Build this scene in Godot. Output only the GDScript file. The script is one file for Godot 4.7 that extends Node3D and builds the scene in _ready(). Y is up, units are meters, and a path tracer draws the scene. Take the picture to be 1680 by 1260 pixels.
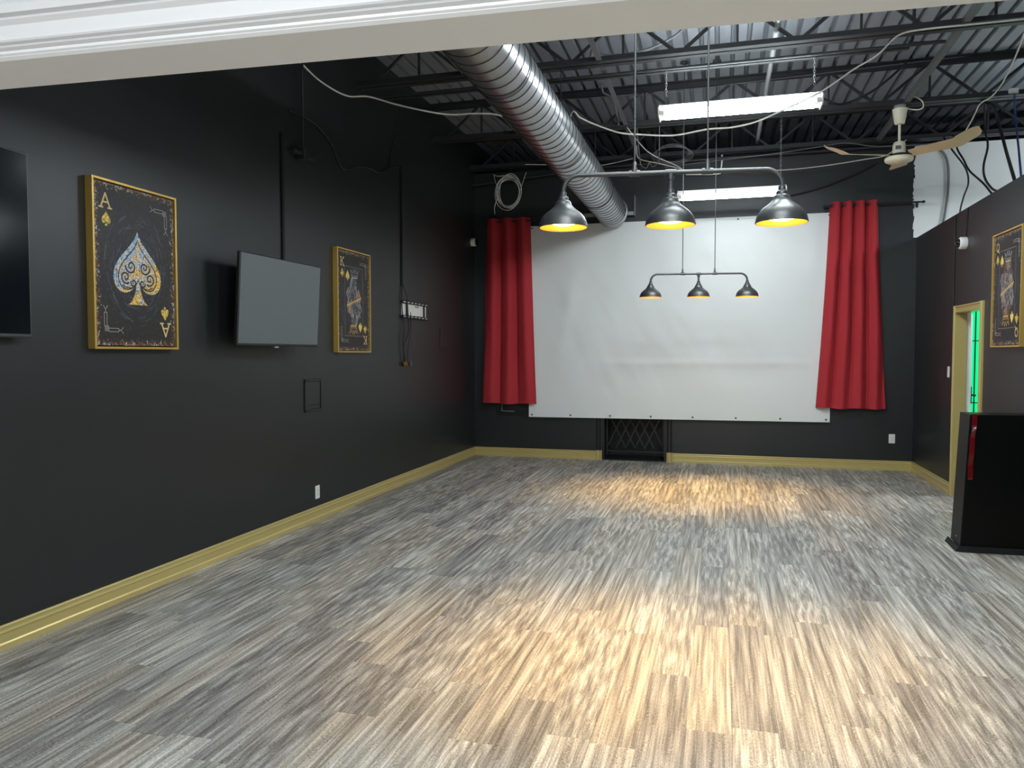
extends Node3D
# A black-painted event room seen through a white doorway: y up, metres, -z into the room.

const LX := -3.54      # face of the side wall with the framed cards
const RX := 2.40       # face of the partition with the door
const BZ := -10.74     # face of the wall with the screen
const DECK := 4.64     # underside of the metal roof deck
const CHORD := 4.18    # underside of the roof joists
const TOP := 4.165     # top of the far wall, open to the roof above

var M := {}
var taken := {}
var rng := RandomNumberGenerator.new()


func _ready() -> void:
	rng.seed = 7
	# ---- camera, sky, exposure
	var cam := Camera3D.new()
	cam.name = "camera"
	cam.fov = 53.867
	cam.near = 0.05
	cam.far = 60.0
	cam.position = V(0, 1.52, 0)
	cam.rotation_degrees = V(-2.309, 15.419, 0)
	add_child(cam)
	cam.current = true
	var env := Environment.new()
	env.background_mode = Environment.BG_COLOR
	env.background_color = Color(0, 0, 0)
	env.tonemap_mode = Environment.TONE_MAPPER_LINEAR
	env.tonemap_exposure = 1.0
	env.sdfgi_enabled = true
	env.ssao_enabled = true
	env.ssil_enabled = true
	var we := WorldEnvironment.new()
	we.name = "world_environment"
	we.environment = env
	add_child(we)
	STRIP_LIGHT = 4.2
	STRIP_GLOW = 105.0
	SPOT_LIGHT = 3.3
	LOBBY_LIGHT = 5.4

	materials()
	shell()
	floor_planks()
	doorway()
	trims()
	roof()
	lamps()
	screen_and_curtains()
	wall_things()
	counter()
	fans()
	cables()

var STRIP_LIGHT := 1.0
var STRIP_GLOW := 1.0
var SPOT_LIGHT := 1.0
var LOBBY_LIGHT := 1.0

# ------------------------------------------------------------------ helpers

func V(x: float, y: float, z: float) -> Vector3:
	return Vector3(x, y, z)


func named(called: String) -> String:
	if not taken.has(called):
		taken[called] = 0
		return called
	taken[called] += 1
	return "%s_%03d" % [called, taken[called]]


func mb() -> SurfaceTool:
	var st := SurfaceTool.new()
	st.begin(Mesh.PRIMITIVE_TRIANGLES)
	return st


func thing(called: String, label: String, category: String, at := Vector3.ZERO, turn := 0.0, group := "") -> Node3D:
	var o := Node3D.new()
	o.name = named(called)
	o.position = at
	o.rotation.y = turn
	add_child(o)
	return tag(o, label, category, group)


func tag(o: Node3D, label: String, category: String, group := "") -> Node3D:
	o.set_meta("label", label)
	o.set_meta("category", category)
	if group:
		o.set_meta("group", group)
	return o


func part(called: String, st: SurfaceTool, m: Material, parent: Node3D) -> MeshInstance3D:
	return put(called, st.commit(), m, parent)


func put(called: String, mesh: Mesh, m: Material, parent: Node3D) -> MeshInstance3D:
	var o := MeshInstance3D.new()
	o.name = called if parent != self else named(called)
	o.mesh = mesh
	o.material_override = m
	o.cast_shadow = GeometryInstance3D.SHADOW_CASTING_SETTING_ON
	parent.add_child(o, true)
	return o


func struct(called: String, st: SurfaceTool, m: Material, label: String, category := "wall") -> MeshInstance3D:
	var o := part(called, st, m, self)
	o.set_meta("kind", "structure")
	tag(o, label, category)
	return o


func copy(o: Node3D, called: String, label: String, at: Vector3, turn := 0.0) -> Node3D:
	var c: Node3D = o.duplicate()
	c.name = named(called)
	add_child(c)
	c.position = at
	c.rotation.y = turn
	c.set_meta("label", label)
	return c


func tri(st: SurfaceTool, a: Vector3, b: Vector3, c: Vector3, na: Vector3, nb: Vector3, nc: Vector3, ua := Vector2.ZERO, ub := Vector2.ZERO, uc := Vector2.ZERO) -> void:
	var x := (b - a).cross(c - a)
	if x.length_squared() < 1e-16:
		return
	if x.dot(na + nb + nc) > 0.0:
		var t := b; b = c; c = t
		t = nb; nb = nc; nc = t
		var u := ub; ub = uc; uc = u
	st.set_normal(na); st.set_uv(ua); st.add_vertex(a)
	st.set_normal(nb); st.set_uv(ub); st.add_vertex(b)
	st.set_normal(nc); st.set_uv(uc); st.add_vertex(c)


func quad(st: SurfaceTool, a: Vector3, b: Vector3, c: Vector3, d: Vector3, n: Vector3) -> void:
	tri(st, a, b, c, n, n, n)
	tri(st, a, c, d, n, n, n)


func box(st: SurfaceTool, c: Vector3, s: Vector3, ch := 0.0, bs := Basis.IDENTITY) -> void:
	# a box with its edges chamfered by ch
	var h := s / 2.0
	var corner := func(sg: Vector3, ax: int) -> Vector3:
		var p := h - Vector3(ch, ch, ch)
		p[ax] = h[ax]
		return c + bs * (p * sg)
	for ax in 3:
		var b := (ax + 1) % 3
		var e := (ax + 2) % 3
		for s1: float in [-1.0, 1.0]:
			var n := Vector3.ZERO
			n[ax] = s1
			var q := []
			for k in [[-1, -1], [1, -1], [1, 1], [-1, 1]]:
				var sg := Vector3.ZERO
				sg[ax] = s1; sg[b] = k[0]; sg[e] = k[1]
				q.append(corner.call(sg, ax))
			quad(st, q[0], q[1], q[2], q[3], bs * n)
			if ch <= 0.0:
				continue
			for s2: float in [-1.0, 1.0]:
				var sa := Vector3.ZERO
				sa[ax] = s1; sa[b] = s2; sa[e] = -1
				var sb := sa
				sb[e] = 1
				var n2 := Vector3.ZERO
				n2[ax] = s1; n2[b] = s2
				quad(st, corner.call(sa, ax), corner.call(sb, ax), corner.call(sb, b), corner.call(sa, b), bs * n2.normalized())
	if ch > 0.0:
		for x: float in [-1.0, 1.0]:
			for y: float in [-1.0, 1.0]:
				for z: float in [-1.0, 1.0]:
					var sg := V(x, y, z)
					var n := bs * sg.normalized()
					tri(st, corner.call(sg, 0), corner.call(sg, 1), corner.call(sg, 2), n, n, n)


func span(st: SurfaceTool, a: Vector3, b: Vector3, ch := 0.0) -> void:
	box(st, (a + b) / 2.0, (b - a).abs(), ch)


func tube(st: SurfaceTool, pts: Array, r: float, sides := 8, capped := true) -> void:
	# a round tube swept along a line of points
	var n := pts.size()
	var up := Vector3.UP
	var dirs := []
	for i in n:
		var d: Vector3 = pts[mini(i + 1, n - 1)] - pts[maxi(i - 1, 0)]
		dirs.append(d.normalized())
	if absf(dirs[0].dot(up)) > 0.9:
		up = Vector3.RIGHT
	var x: Vector3 = dirs[0].cross(up).normalized()
	var rings := []
	var norms := []
	for i in n:
		x = (x - dirs[i] * x.dot(dirs[i])).normalized()
		var y: Vector3 = dirs[i].cross(x)
		var ring := []
		var nn := []
		for k in sides + 1:
			var a := TAU * k / sides
			var o := x * cos(a) + y * sin(a)
			nn.append(o)
			ring.append(pts[i] + o * r)
		rings.append(ring)
		norms.append(nn)
	for i in n - 1:
		for k in sides:
			tri(st, rings[i][k], rings[i + 1][k], rings[i + 1][k + 1], norms[i][k], norms[i + 1][k], norms[i + 1][k + 1])
			tri(st, rings[i][k], rings[i + 1][k + 1], rings[i][k + 1], norms[i][k], norms[i + 1][k + 1], norms[i][k + 1])
	if capped:
		for k in sides:
			tri(st, pts[0], rings[0][k], rings[0][k + 1], -dirs[0], -dirs[0], -dirs[0])
			tri(st, pts[n - 1], rings[n - 1][k], rings[n - 1][k + 1], dirs[n - 1], dirs[n - 1], dirs[n - 1])


func smooth(pts: Array, each := 5) -> Array:
	# a Catmull-Rom line through the points
	var out := []
	var n := pts.size()
	for i in n - 1:
		var p0: Vector3 = pts[maxi(i - 1, 0)]
		var p1: Vector3 = pts[i]
		var p2: Vector3 = pts[i + 1]
		var p3: Vector3 = pts[mini(i + 2, n - 1)]
		for k in each:
			out.append(p1.cubic_interpolate(p2, p0, p3, float(k) / each))
	out.append(pts[n - 1])
	return out


func lathe(st: SurfaceTool, prof: Array, seg := 32, xf := Transform3D.IDENTITY) -> void:
	# prof: (radius, height) from bottom to top on the outside; corners sharper than 50 degrees stay hard
	var ns := []
	for i in prof.size() - 1:
		var d: Vector2 = prof[i + 1] - prof[i]
		ns.append(Vector2(d.y, -d.x).normalized())
	for i in prof.size() - 1:
		var n0: Vector2 = ns[i]
		var n1: Vector2 = ns[i]
		if i > 0 and ns[i - 1].dot(ns[i]) > 0.64:
			n0 = (ns[i - 1] + ns[i]).normalized()
		if i < ns.size() - 1 and ns[i + 1].dot(ns[i]) > 0.64:
			n1 = (ns[i + 1] + ns[i]).normalized()
		for k in seg:
			var a := TAU * k / seg
			var b := TAU * (k + 1) / seg
			var ca := V(cos(a), 0, sin(a))
			var cb := V(cos(b), 0, sin(b))
			var p := []
			for q in [[ca, i], [cb, i], [cb, i + 1], [ca, i + 1]]:
				var pr: Vector2 = prof[q[1]]
				p.append(xf * (q[0] * pr.x + Vector3.UP * pr.y))
			var nn := []
			for q in [[ca, n0], [cb, n0], [cb, n1], [ca, n1]]:
				nn.append((xf.basis * (q[0] * q[1].x + Vector3.UP * q[1].y)).normalized())
			tri(st, p[0], p[1], p[2], nn[0], nn[1], nn[2])
			tri(st, p[0], p[2], p[3], nn[0], nn[2], nn[3])


func extrude(st: SurfaceTool, prof: Array, a: Vector3, b: Vector3, u: Vector3, v: Vector3) -> void:
	# a closed profile (u, v) drawn out from a to b, flat faces
	var poly := PackedVector2Array(prof)
	var mid := Vector2.ZERO
	for p in poly:
		mid += p / poly.size()
	var area := 0.0
	for i in poly.size():
		area += poly[i].cross(poly[(i + 1) % poly.size()])
	for i in poly.size():
		var p := poly[i]
		var q := poly[(i + 1) % poly.size()]
		var d := (q - p).normalized()
		var n2 := Vector2(d.y, -d.x) * signf(area)
		var n := (u * n2.x + v * n2.y).normalized()
		quad(st, a + u * p.x + v * p.y, a + u * q.x + v * q.y, b + u * q.x + v * q.y, b + u * p.x + v * p.y, n)
	var ids := Geometry2D.triangulate_polygon(poly)
	var along := (b - a).normalized()
	for e in [[a, -along], [b, along]]:
		for k in range(0, ids.size(), 3):
			var t := []
			for j in 3:
				t.append(e[0] + u * poly[ids[k + j]].x + v * poly[ids[k + j]].y)
			tri(st, t[0], t[1], t[2], e[1], e[1], e[1])


func sheet(st: SurfaceTool, nx: int, ny: int, fn: Callable, thick: float) -> void:
	# a cloth: fn(u, v) gives its points; it gets a second side and closed edges
	var p := []
	var n := []
	for j in ny + 1:
		for i in nx + 1:
			p.append(fn.call(float(i) / nx, float(j) / ny))
	var at := func(i: int, j: int) -> Vector3: return p[clampi(j, 0, ny) * (nx + 1) + clampi(i, 0, nx)]
	for j in ny + 1:
		for i in nx + 1:
			var du: Vector3 = at.call(i + 1, j) - at.call(i - 1, j)
			var dv: Vector3 = at.call(i, j + 1) - at.call(i, j - 1)
			n.append(du.cross(dv).normalized())
	var w := nx + 1
	for j in ny:
		for i in nx:
			var a := j * w + i
			var ids := [a, a + 1, a + w + 1, a + w]
			for t in [[0, 1, 2], [0, 2, 3]]:
				var k := [ids[t[0]], ids[t[1]], ids[t[2]]]
				tri(st, p[k[0]], p[k[1]], p[k[2]], n[k[0]], n[k[1]], n[k[2]])
				tri(st, p[k[0]] - n[k[0]] * thick, p[k[1]] - n[k[1]] * thick, p[k[2]] - n[k[2]] * thick, -n[k[0]], -n[k[1]], -n[k[2]])
	var rim := []
	for i in nx: rim.append([i, i + 1, w])
	for i in nx: rim.append([ny * w + i, ny * w + i + 1, -w])
	for j in ny: rim.append([j * w, j * w + w, 1])
	for j in ny: rim.append([j * w + nx, j * w + nx + w, -1])
	for r in rim:
		var out: Vector3 = (p[r[0]] - p[r[0] + r[2]]).normalized()
		quad(st, p[r[0]], p[r[1]], p[r[1]] - n[r[1]] * thick, p[r[0]] - n[r[0]] * thick, out)


func mat(c: Color, rough := 0.6, metal := 0.0, spec := 0.5) -> StandardMaterial3D:
	var m := StandardMaterial3D.new()
	m.albedo_color = c
	m.roughness = rough
	m.metallic = metal
	m.metallic_specular = spec
	return m


func glow(c: Color, e: float) -> StandardMaterial3D:
	var m := mat(Color(0.9, 0.9, 0.9), 0.5)
	m.emission_enabled = true
	m.emission = c
	m.emission_energy_multiplier = e
	return m


func noise(freq: float, sd: int, octaves := 3) -> FastNoiseLite:
	var f := FastNoiseLite.new()
	f.seed = sd
	f.frequency = freq
	f.fractal_octaves = octaves
	f.noise_type = FastNoiseLite.TYPE_SIMPLEX_SMOOTH
	return f


func noise_tex(freq: float, sd: int, lo: Color, hi: Color) -> NoiseTexture2D:
	var t := NoiseTexture2D.new()
	t.width = 512
	t.height = 512
	t.seamless = true
	t.noise = noise(freq, sd)
	var g := Gradient.new()
	g.colors = PackedColorArray([lo, hi])
	t.color_ramp = g
	return t


func materials() -> void:
	var wallc := mat(Color(0.122, 0.136, 0.143), 0.42, 0.0, 0.53)
	wallc.albedo_texture = noise_tex(0.012, 3, Color(0.93, 0.93, 0.93), Color(1, 1, 1))
	wallc.uv1_triplanar = true
	wallc.uv1_world_triplanar = true
	wallc.uv1_scale = V(0.6, 0.6, 0.6)
	M.wall = wallc
	M.black = mat(Color(0.10, 0.104, 0.108), 0.45)
	M.steel_black = mat(Color(0.16, 0.165, 0.175), 0.45)
	M.deck = mat(Color(0.52, 0.54, 0.57), 0.3, 0.0, 0.6)
	M.white_wall = mat(Color(0.86, 0.87, 0.87), 0.8)
	M.white_trim = mat(Color(0.9, 0.9, 0.9), 0.45)
	M.white_plastic = mat(Color(0.9, 0.9, 0.88), 0.4)
	M.lobby_floor = mat(Color(0.8, 0.76, 0.7), 0.5)
	M.gold = mat(Color(0.78, 0.705, 0.46), 0.3, 0.25)
	M.gold_frame = mat(Color(0.80, 0.66, 0.34), 0.36, 0.45)
	M.gold_shade = mat(Color(0.93, 0.73, 0.32), 0.4, 0.35)
	M.galv = mat(Color(0.66, 0.67, 0.68), 0.3, 0.9)
	M.seam = mat(Color(0.16, 0.165, 0.17), 0.6, 0.0, 0.3)
	M.bridging = mat(Color(0.38, 0.385, 0.39), 0.5)
	M.galv_dull = mat(Color(0.62, 0.63, 0.64), 0.45, 0.25)
	M.pendant = mat(Color(0.165, 0.172, 0.176), 0.43, 0.0, 0.62)
	M.screen = mat(Color(0.905, 0.915, 0.915), 0.55)
	M.cloth = mat(Color(0.69, 0.165, 0.20), 0.85)
	M.cloth.rim_enabled = true
	M.cloth.rim = 0.2
	M.cloth.rim_tint = 0.7
	M.ribbon = mat(Color(0.36, 0.005, 0.035), 0.2)
	M.vinyl = mat(Color(0.02, 0.022, 0.024), 0.4, 0.0, 0.3)
	M.vinyl_end = mat(Color(0.05, 0.055, 0.06), 0.5, 0.0, 0.35)
	M.cream = mat(Color(0.93, 0.90, 0.80), 0.4)
	M.blade = mat(Color(0.90, 0.79, 0.64), 0.45)
	M.cable_white = mat(Color(0.86, 0.85, 0.82), 0.5)
	M.cable_black = mat(Color(0.05, 0.05, 0.055), 0.5)
	M.cable_grey = mat(Color(0.42, 0.43, 0.44), 0.5)
	M.cable_blue = mat(Color(0.12, 0.2, 0.45), 0.5)
	M.gate = mat(Color(0.17, 0.175, 0.18), 0.35)
	M.rubber = mat(Color(0.03, 0.03, 0.03), 0.7)
	M.brass = mat(Color(0.8, 0.6, 0.25), 0.35, 0.9)
	M.tv_screen = mat(Color(0.37, 0.395, 0.40), 0.42)
	M.tv_glossy = mat(Color(0.05, 0.07, 0.09), 0.15, 0.0, 0.22)
	M.tv_rim = mat(Color(0.3, 0.31, 0.32), 0.4, 0.4)
	M.glass_dark = mat(Color(0.02, 0.02, 0.02), 0.08)
	M.tube = glow(Color(0.94, 0.985, 1.0), STRIP_GLOW)
	M.tube_dim = glow(Color(0.94, 0.985, 1.0), STRIP_GLOW * 0.14)
	M.bulb = glow(Color(1.0, 0.88, 0.66), 9.0)
	M.green = glow(Color(0.03, 0.98, 0.60), 1.0)
	M.green.albedo_color = Color(0.0, 0.3, 0.15)
	M.panel_glow = glow(Color(0.94, 0.97, 1.0), 3.0)

# ------------------------------------------------------------------ the room

func shell() -> void:
	var st := mb()
	span(st, V(LX - 0.15, 0, -13.4), V(LX, 4.8, -0.7))
	struct("wall_left", st, M.wall, "long matte black wall carrying the framed cards and screens")

	# the far wall: unpainted plaster, and the black paint coat on it that ends in a ragged edge
	st = mb()
	for b in [[-3.6, -1.60, 0.0, TOP], [-0.745, 6.5, 0.0, TOP], [-1.60, -0.745, 2.05, TOP]]:
		span(st, V(b[0], b[2], BZ - 0.16), V(b[1], b[3], BZ - 0.012))
	struct("wall_back", st, M.white_wall, "pale unpainted far wall rising above the partition beside the black paint")
	st = mb()
	for b in [[-3.54, -1.60, 0.0, 2.05], [-0.745, 2.40, 0.0, 2.05], [-3.54, 2.40, 2.05, 3.0], [-3.54, 2.335, 3.0, TOP]]:
		span(st, V(b[0], b[2], BZ - 0.012), V(b[1], b[3], BZ))
	var y := 3.0
	while y < TOP:
		var h := rng.randf_range(0.015, 0.045)
		span(st, V(2.334, y, BZ - 0.012), V(2.352 + rng.randf_range(-0.012, 0.014), minf(y + h, TOP), BZ))
		y += h
	var black := struct("wall_back_painted", st, M.wall, "black painted part of the far wall behind the white screen")
	black.name = "wall_rear"

	st = mb()
	span(st, V(-3.7, 0, -13.4), V(6.6, 4.8, -13.2))
	struct("wall_far_back", st, M.wall, "dark outer wall under the roof beyond the top of the far wall")

	# partition with the doorway
	st = mb()
	span(st, V(RX, 0, BZ), V(RX + 0.095, 3.0, -8.97))
	span(st, V(RX, 0, -8.15), V(RX + 0.095, 3.0, -1.45))
	span(st, V(RX, 1.965, -8.97), V(RX + 0.095, 3.0, -8.15))
	struct("wall_right", st, M.wall, "grey-black partition with the gold framed door, open above its top edge")
	st = mb()
	span(st, V(6.5, 0, -13.4), V(6.65, 4.8, -1.0))
	struct("wall_far_right", st, M.white_wall, "pale outer wall beyond the partition")

	# gate recess behind the far wall
	st = mb()
	span(st, V(-1.66, 0, BZ - 0.55), V(-1.592, 2.15, BZ - 0.001))
	span(st, V(-0.753, 0, BZ - 0.55), V(-0.685, 2.15, BZ - 0.001))
	span(st, V(-1.66, 0, BZ - 0.61), V(-0.685, 2.15, BZ - 0.55))
	span(st, V(-1.66, 2.09, BZ - 0.55), V(-0.685, 2.15, BZ - 0.16))
	struct("wall_recess", st, M.black, "black recess behind the folding gate under the screen")

	# floor slab
	st = mb()
	span(st, V(-3.7, -0.2, -13.4), V(6.65, -0.006, -0.98))
	var fl := struct("floor", st, mat(Color(0.16, 0.15, 0.145), 0.8), "grey wood plank floor of the room", "floor")
	M.floor_node = fl

	# the lobby that the photograph is taken from
	st = mb()
	span(st, V(-3.7, -0.2, -0.98), V(3.2, -0.001, 3.2))
	struct("floor_lobby", st, M.lobby_floor, "pale floor of the lobby in front of the doorway", "floor")
	st = mb()
	span(st, V(-3.7, 2.72, -1.0), V(3.2, 2.85, 3.2))
	struct("ceiling_lobby", st, M.white_wall, "white ceiling of the lobby", "ceiling")
	st = mb()
	span(st, V(-2.8, 0, -1.06), V(-2.65, 2.72, 3.1))
	struct("wall_lobby_left", st, M.white_wall, "white side wall of the lobby next to the long black wall")
	st = mb()
	span(st, V(2.65, 0, -1.32), V(2.8, 2.72, 3.1))
	struct("wall_lobby_right", st, M.white_wall, "white side wall of the lobby next to the partition")
	st = mb()
	span(st, V(-2.8, 0, 3.05), V(2.8, 2.72, 3.2))
	struct("wall_lobby_rear", st, M.white_wall, "white wall of the lobby facing the doorway")

	# the corrugated roof deck, one sheet bent into flutes that run along the room
	st = mb()
	var x := -3.7
	var prof := [Vector2(0.0, 0.06), Vector2(0.012, 0.0), Vector2(0.114, 0.0), Vector2(0.126, 0.06), Vector2(0.152, 0.06)]
	while x < 6.6:
		for i in 4:
			var p: Vector2 = prof[i]
			var q: Vector2 = prof[i + 1]
			var n := V(q.y - p.y, -(q.x - p.x), 0).normalized()
			quad(st, V(x + p.x, DECK + p.y, -0.9), V(x + q.x, DECK + q.y, -0.9), V(x + q.x, DECK + q.y, -13.3), V(x + p.x, DECK + p.y, -13.3), n)
		x += 0.152
	span(st, V(-3.7, DECK + 0.065, -13.3), V(6.65, DECK + 0.14, -0.7))
	struct("ceiling", st, M.deck, "black painted corrugated metal roof deck", "ceiling")


func floor_planks() -> void:
	# one atlas of eight boards, each 128 texels wide and 1024 long
	var n := 8
	var w := 128
	var len := 1024
	var im := Image.create(w * n, len, false, Image.FORMAT_RGB8)
	var data := PackedByteArray()
	data.resize(w * n * len * 3)
	for k in n:
		var broad: Image = noise(0.034, 20 + k, 3).get_image(w, [22, 60, 36, 90][k % 4], false, false, false)
		broad.resize(w, len, Image.INTERPOLATE_CUBIC)
		var grain: Image = noise(0.13, 60 + k, 3).get_image(w, [20, 40, 28, 52][k % 4], false, false, false)
		grain.resize(w, len, Image.INTERPOLATE_CUBIC)
		var fine: Image = noise(0.42, 90 + k, 3).get_image(w, 170, false, false, false)
		fine.resize(w, len, Image.INTERPOLATE_CUBIC)
		var patch: Image = noise(0.02, 130 + k, 3).get_image(w, 256, false, false, false)
		patch.resize(w, len, Image.INTERPOLATE_CUBIC)
		var saw: Image = noise(0.22, 170 + k, 3).get_image(40, len, false, false, false)
		saw.resize(w, len, Image.INTERPOLATE_CUBIC)
		for i in [broad, grain, fine, patch, saw]:
			i.convert(Image.FORMAT_L8)
		var b1: PackedByteArray = broad.get_data()
		var b2: PackedByteArray = grain.get_data()
		var b3: PackedByteArray = fine.get_data()
		var b4: PackedByteArray = patch.get_data()
		var b5: PackedByteArray = saw.get_data()
		for y in len:
			for x in w:
				var i := y * w + x
				var t := 0.5 + (b1[i] - 128) * 0.0040 + (b2[i] - 128) * 0.0026 + (b3[i] - 128) * 0.0032
				var rough := smoothstep(140.0, 190.0, float(b4[i]))
				t += rough * (b5[i] - 128) * 0.0058 - rough * 0.03
				t -= 0.09 * (1.0 - smoothstep(0.0, 9.0, absf(b2[i] - 128.0)))
				t = clampf(t, 0.0, 1.0)
				var o := (y * w * n + k * w + x) * 3
				var lift := clampf((b4[i] - 96) * 0.004, 0.0, 0.3)
				data[o] = int(lerpf(103.0, 234.0, t))
				data[o + 1] = int(lerpf(98.0, 230.0, t) - 3.0 * lift)
				data[o + 2] = int(lerpf(92.0, 222.0, t) - 12.0 * lift)
	im.set_data(w * n, len, false, Image.FORMAT_RGB8, data)
	im.generate_mipmaps()
	var tex := ImageTexture.create_from_image(im)
	var mats := []
	for k in 4:
		var m := mat([Color(1.0, 1.0, 1.0), Color(0.92, 0.925, 0.93), Color(0.83, 0.83, 0.84), Color(0.95, 0.935, 0.915)][k], 0.46, 0.0, 0.45)
		m.albedo_texture = tex
		mats.append(m)
	var cache := {}
	var wide := 0.18
	var rows := 33
	for r in rows:
		var z := -10.735 - rng.randf_range(0.1, 1.15)
		while z < -1.02:
			var a := maxf(z, -10.735)
			var b := minf(z + 1.22, -1.02)
			z += 1.22
			if b - a < 0.06:
				continue
			var l := snappedf(b - a, 0.01)
			var k := rng.randi() % n
			var flip := rng.randi() % 2
			var from := 0.0 if l > 1.2 else snappedf(1.0 - l / 1.22, 0.05) * (1.0 if a < -10.7 else 0.0)
			var key := "%d %d %.2f %.2f" % [k, flip, l, from]
			if not cache.has(key):
				cache[key] = plank(wide, l, k, flip == 1, from)
			var o := put("plank", cache[key], mats[rng.randi() % 4], M.floor_node)
			o.position = V(LX + wide * (r + 0.5), 0, (a + b) / 2.0)


func plank(w: float, l: float, k: int, flip: bool, from: float) -> ArrayMesh:
	var st := mb()
	var hw := w / 2.0 - 0.0002
	var hl := l / 2.0 - 0.0002
	var c := 0.0007
	var up := Vector3.UP
	var uv := func(p: Vector3) -> Vector2:
		var u := p.x / w + 0.5
		if flip:
			u = 1.0 - u
		var v := from + (p.z / l + 0.5) * l / 1.22
		return Vector2((k + clampf(u, 0.01, 0.99)) / 8.0, clampf(v, 0.002, 0.998))
	var t := [V(-hw + c, 0, -hl + c), V(hw - c, 0, -hl + c), V(hw - c, 0, hl - c), V(-hw + c, 0, hl - c)]
	var e := [V(-hw, -0.0006, -hl), V(hw, -0.0006, -hl), V(hw, -0.0006, hl), V(-hw, -0.0006, hl)]
	tri(st, t[0], t[1], t[2], up, up, up, uv.call(t[0]), uv.call(t[1]), uv.call(t[2]))
	tri(st, t[0], t[2], t[3], up, up, up, uv.call(t[0]), uv.call(t[2]), uv.call(t[3]))
	for i in 4:
		var j := (i + 1) % 4
		var out: Vector3 = (e[i] + e[j]).normalized()
		out.y = 0
		var nn := (out + up).normalized()
		tri(st, t[i], t[j], e[j], nn, nn, nn, uv.call(t[i]), uv.call(t[j]), uv.call(e[j]))
		tri(st, t[i], e[j], e[i], nn, nn, nn, uv.call(t[i]), uv.call(e[j]), uv.call(e[i]))
		var d := V(0, -0.0048, 0)
		tri(st, e[i], e[j], e[j] + d, out, out, out, uv.call(e[i]), uv.call(e[j]), uv.call(e[j]))
		tri(st, e[i], e[j] + d, e[i] + d, out, out, out, uv.call(e[i]), uv.call(e[j]), uv.call(e[i]))
	return st.commit()


func doorway() -> void:
	# wall between lobby and room, turned a little against the room; its opening frames the photograph
	var T := 0.125
	var H := 2.05
	var root := Node3D.new()
	root.name = "wall_front"
	root.set_meta("kind", "structure")
	tag(root, "white wall around the wide doorway the room is seen through", "wall")
	root.position = V(0, 0, -1.292)
	root.rotation_degrees.y = 3.2
	add_child(root)
	var st := mb()
	span(st, V(-3.62, 0, 0), V(-2.02, 4.8, T - 0.004))
	span(st, V(1.62, 0, 0), V(6.7, 4.8, T - 0.004))
	span(st, V(-2.02, H + 0.02, 0), V(1.62, 4.8, T - 0.004))
	part("wall_panel", st, M.white_wall, root)
	st = mb()
	span(st, V(-2.02, H, -0.004), V(1.62, H + 0.02, T + 0.002), 0.005)
	part("head_jamb", st, M.white_trim, root)
	for s: float in [-2.02, 1.60]:
		st = mb()
		span(st, V(s, 0, -0.004), V(s + 0.02, H, T), 0.002)
		part("side_jamb", st, M.white_trim, root)
	# moulded casing on the lobby side: profile (distance from the opening, out from the wall)
	var prof := [Vector2(0.006, 0), Vector2(0.006, 0.006), Vector2(0.009, 0.009), Vector2(0.011, 0.009), Vector2(0.013, 0.004), Vector2(0.016, 0.004), Vector2(0.019, 0.012), Vector2(0.022, 0.014), Vector2(0.0235, 0.008), Vector2(0.0255, 0.008), Vector2(0.027, 0.015), Vector2(0.03, 0.017), Vector2(0.0315, 0.011), Vector2(0.057, 0.013), Vector2(0.064, 0.02), Vector2(0.067, 0.021), Vector2(0.0685, 0.013), Vector2(0.0715, 0.013), Vector2(0.075, 0.022), Vector2(0.088, 0.024), Vector2(0.092, 0.02), Vector2(0.092, 0)]
	st = mb()
	extrude(st, prof, V(-2.11, H, T - 0.004), V(1.71, H, T - 0.004), V(0, 1, 0), V(0, 0, 1))
	part("head_casing", st, M.white_trim, root)
	st = mb()
	extrude(st, prof, V(-2.0, 0, T - 0.004), V(-2.0, H, T - 0.004), V(-1, 0, 0), V(0, 0, 1))
	part("side_casing", st, M.white_trim, root)
	st = mb()
	extrude(st, prof, V(1.6, 0, T - 0.004), V(1.6, H, T - 0.004), V(1, 0, 0), V(0, 0, 1))
	part("side_casing", st, M.white_trim, root)

	var lamp := thing("lobby_ceiling_light", "flat white ceiling panel lamp in the lobby before the doorway", "ceiling light", V(-0.4, 2.72, 0.20))
	st = mb()
	box(st, V(0, -0.03, 0), V(1.9, 0.06, 0.5), 0.006)
	part("frame", st, M.white_trim, lamp)
	st = mb()
	box(st, V(0, -0.063, 0), V(1.82, 0.008, 0.42), 0.002)
	part("diffuser_panel", st, M.panel_glow, lamp)
	area(lamp, V(0, -0.07, 0), Vector2(1.8, 0.4), LOBBY_LIGHT, Color(0.95, 0.975, 1.0))


func area(parent: Node3D, at: Vector3, size: Vector2, energy: float, c: Color) -> void:
	var l := AreaLight3D.new()
	l.name = "area_light"
	l.area_size = size
	l.area_normalize_energy = true
	l.light_energy = energy
	l.light_color = c
	l.shadow_enabled = true
	l.area_range = 20.0
	l.area_attenuation = 2.0
	l.position = at
	l.rotation_degrees = V(-90, 0, 0)
	parent.add_child(l, true)


const BASE := [Vector2(0, 0), Vector2(0.018, 0), Vector2(0.018, 0.03), Vector2(0.012, 0.038), Vector2(0.012, 0.082), Vector2(0.017, 0.086), Vector2(0.017, 0.092), Vector2(0.009, 0.1), Vector2(0.009, 0.112), Vector2(0.013, 0.115), Vector2(0.013, 0.12), Vector2(0.007, 0.127), Vector2(0, 0.127)]


func board(called: String, a: Vector3, b: Vector3, out: Vector3, label: String) -> void:
	var st := mb()
	extrude(st, BASE, a, b, out, V(0, 1, 0))
	struct(called, st, M.gold, label, "baseboard")


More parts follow.
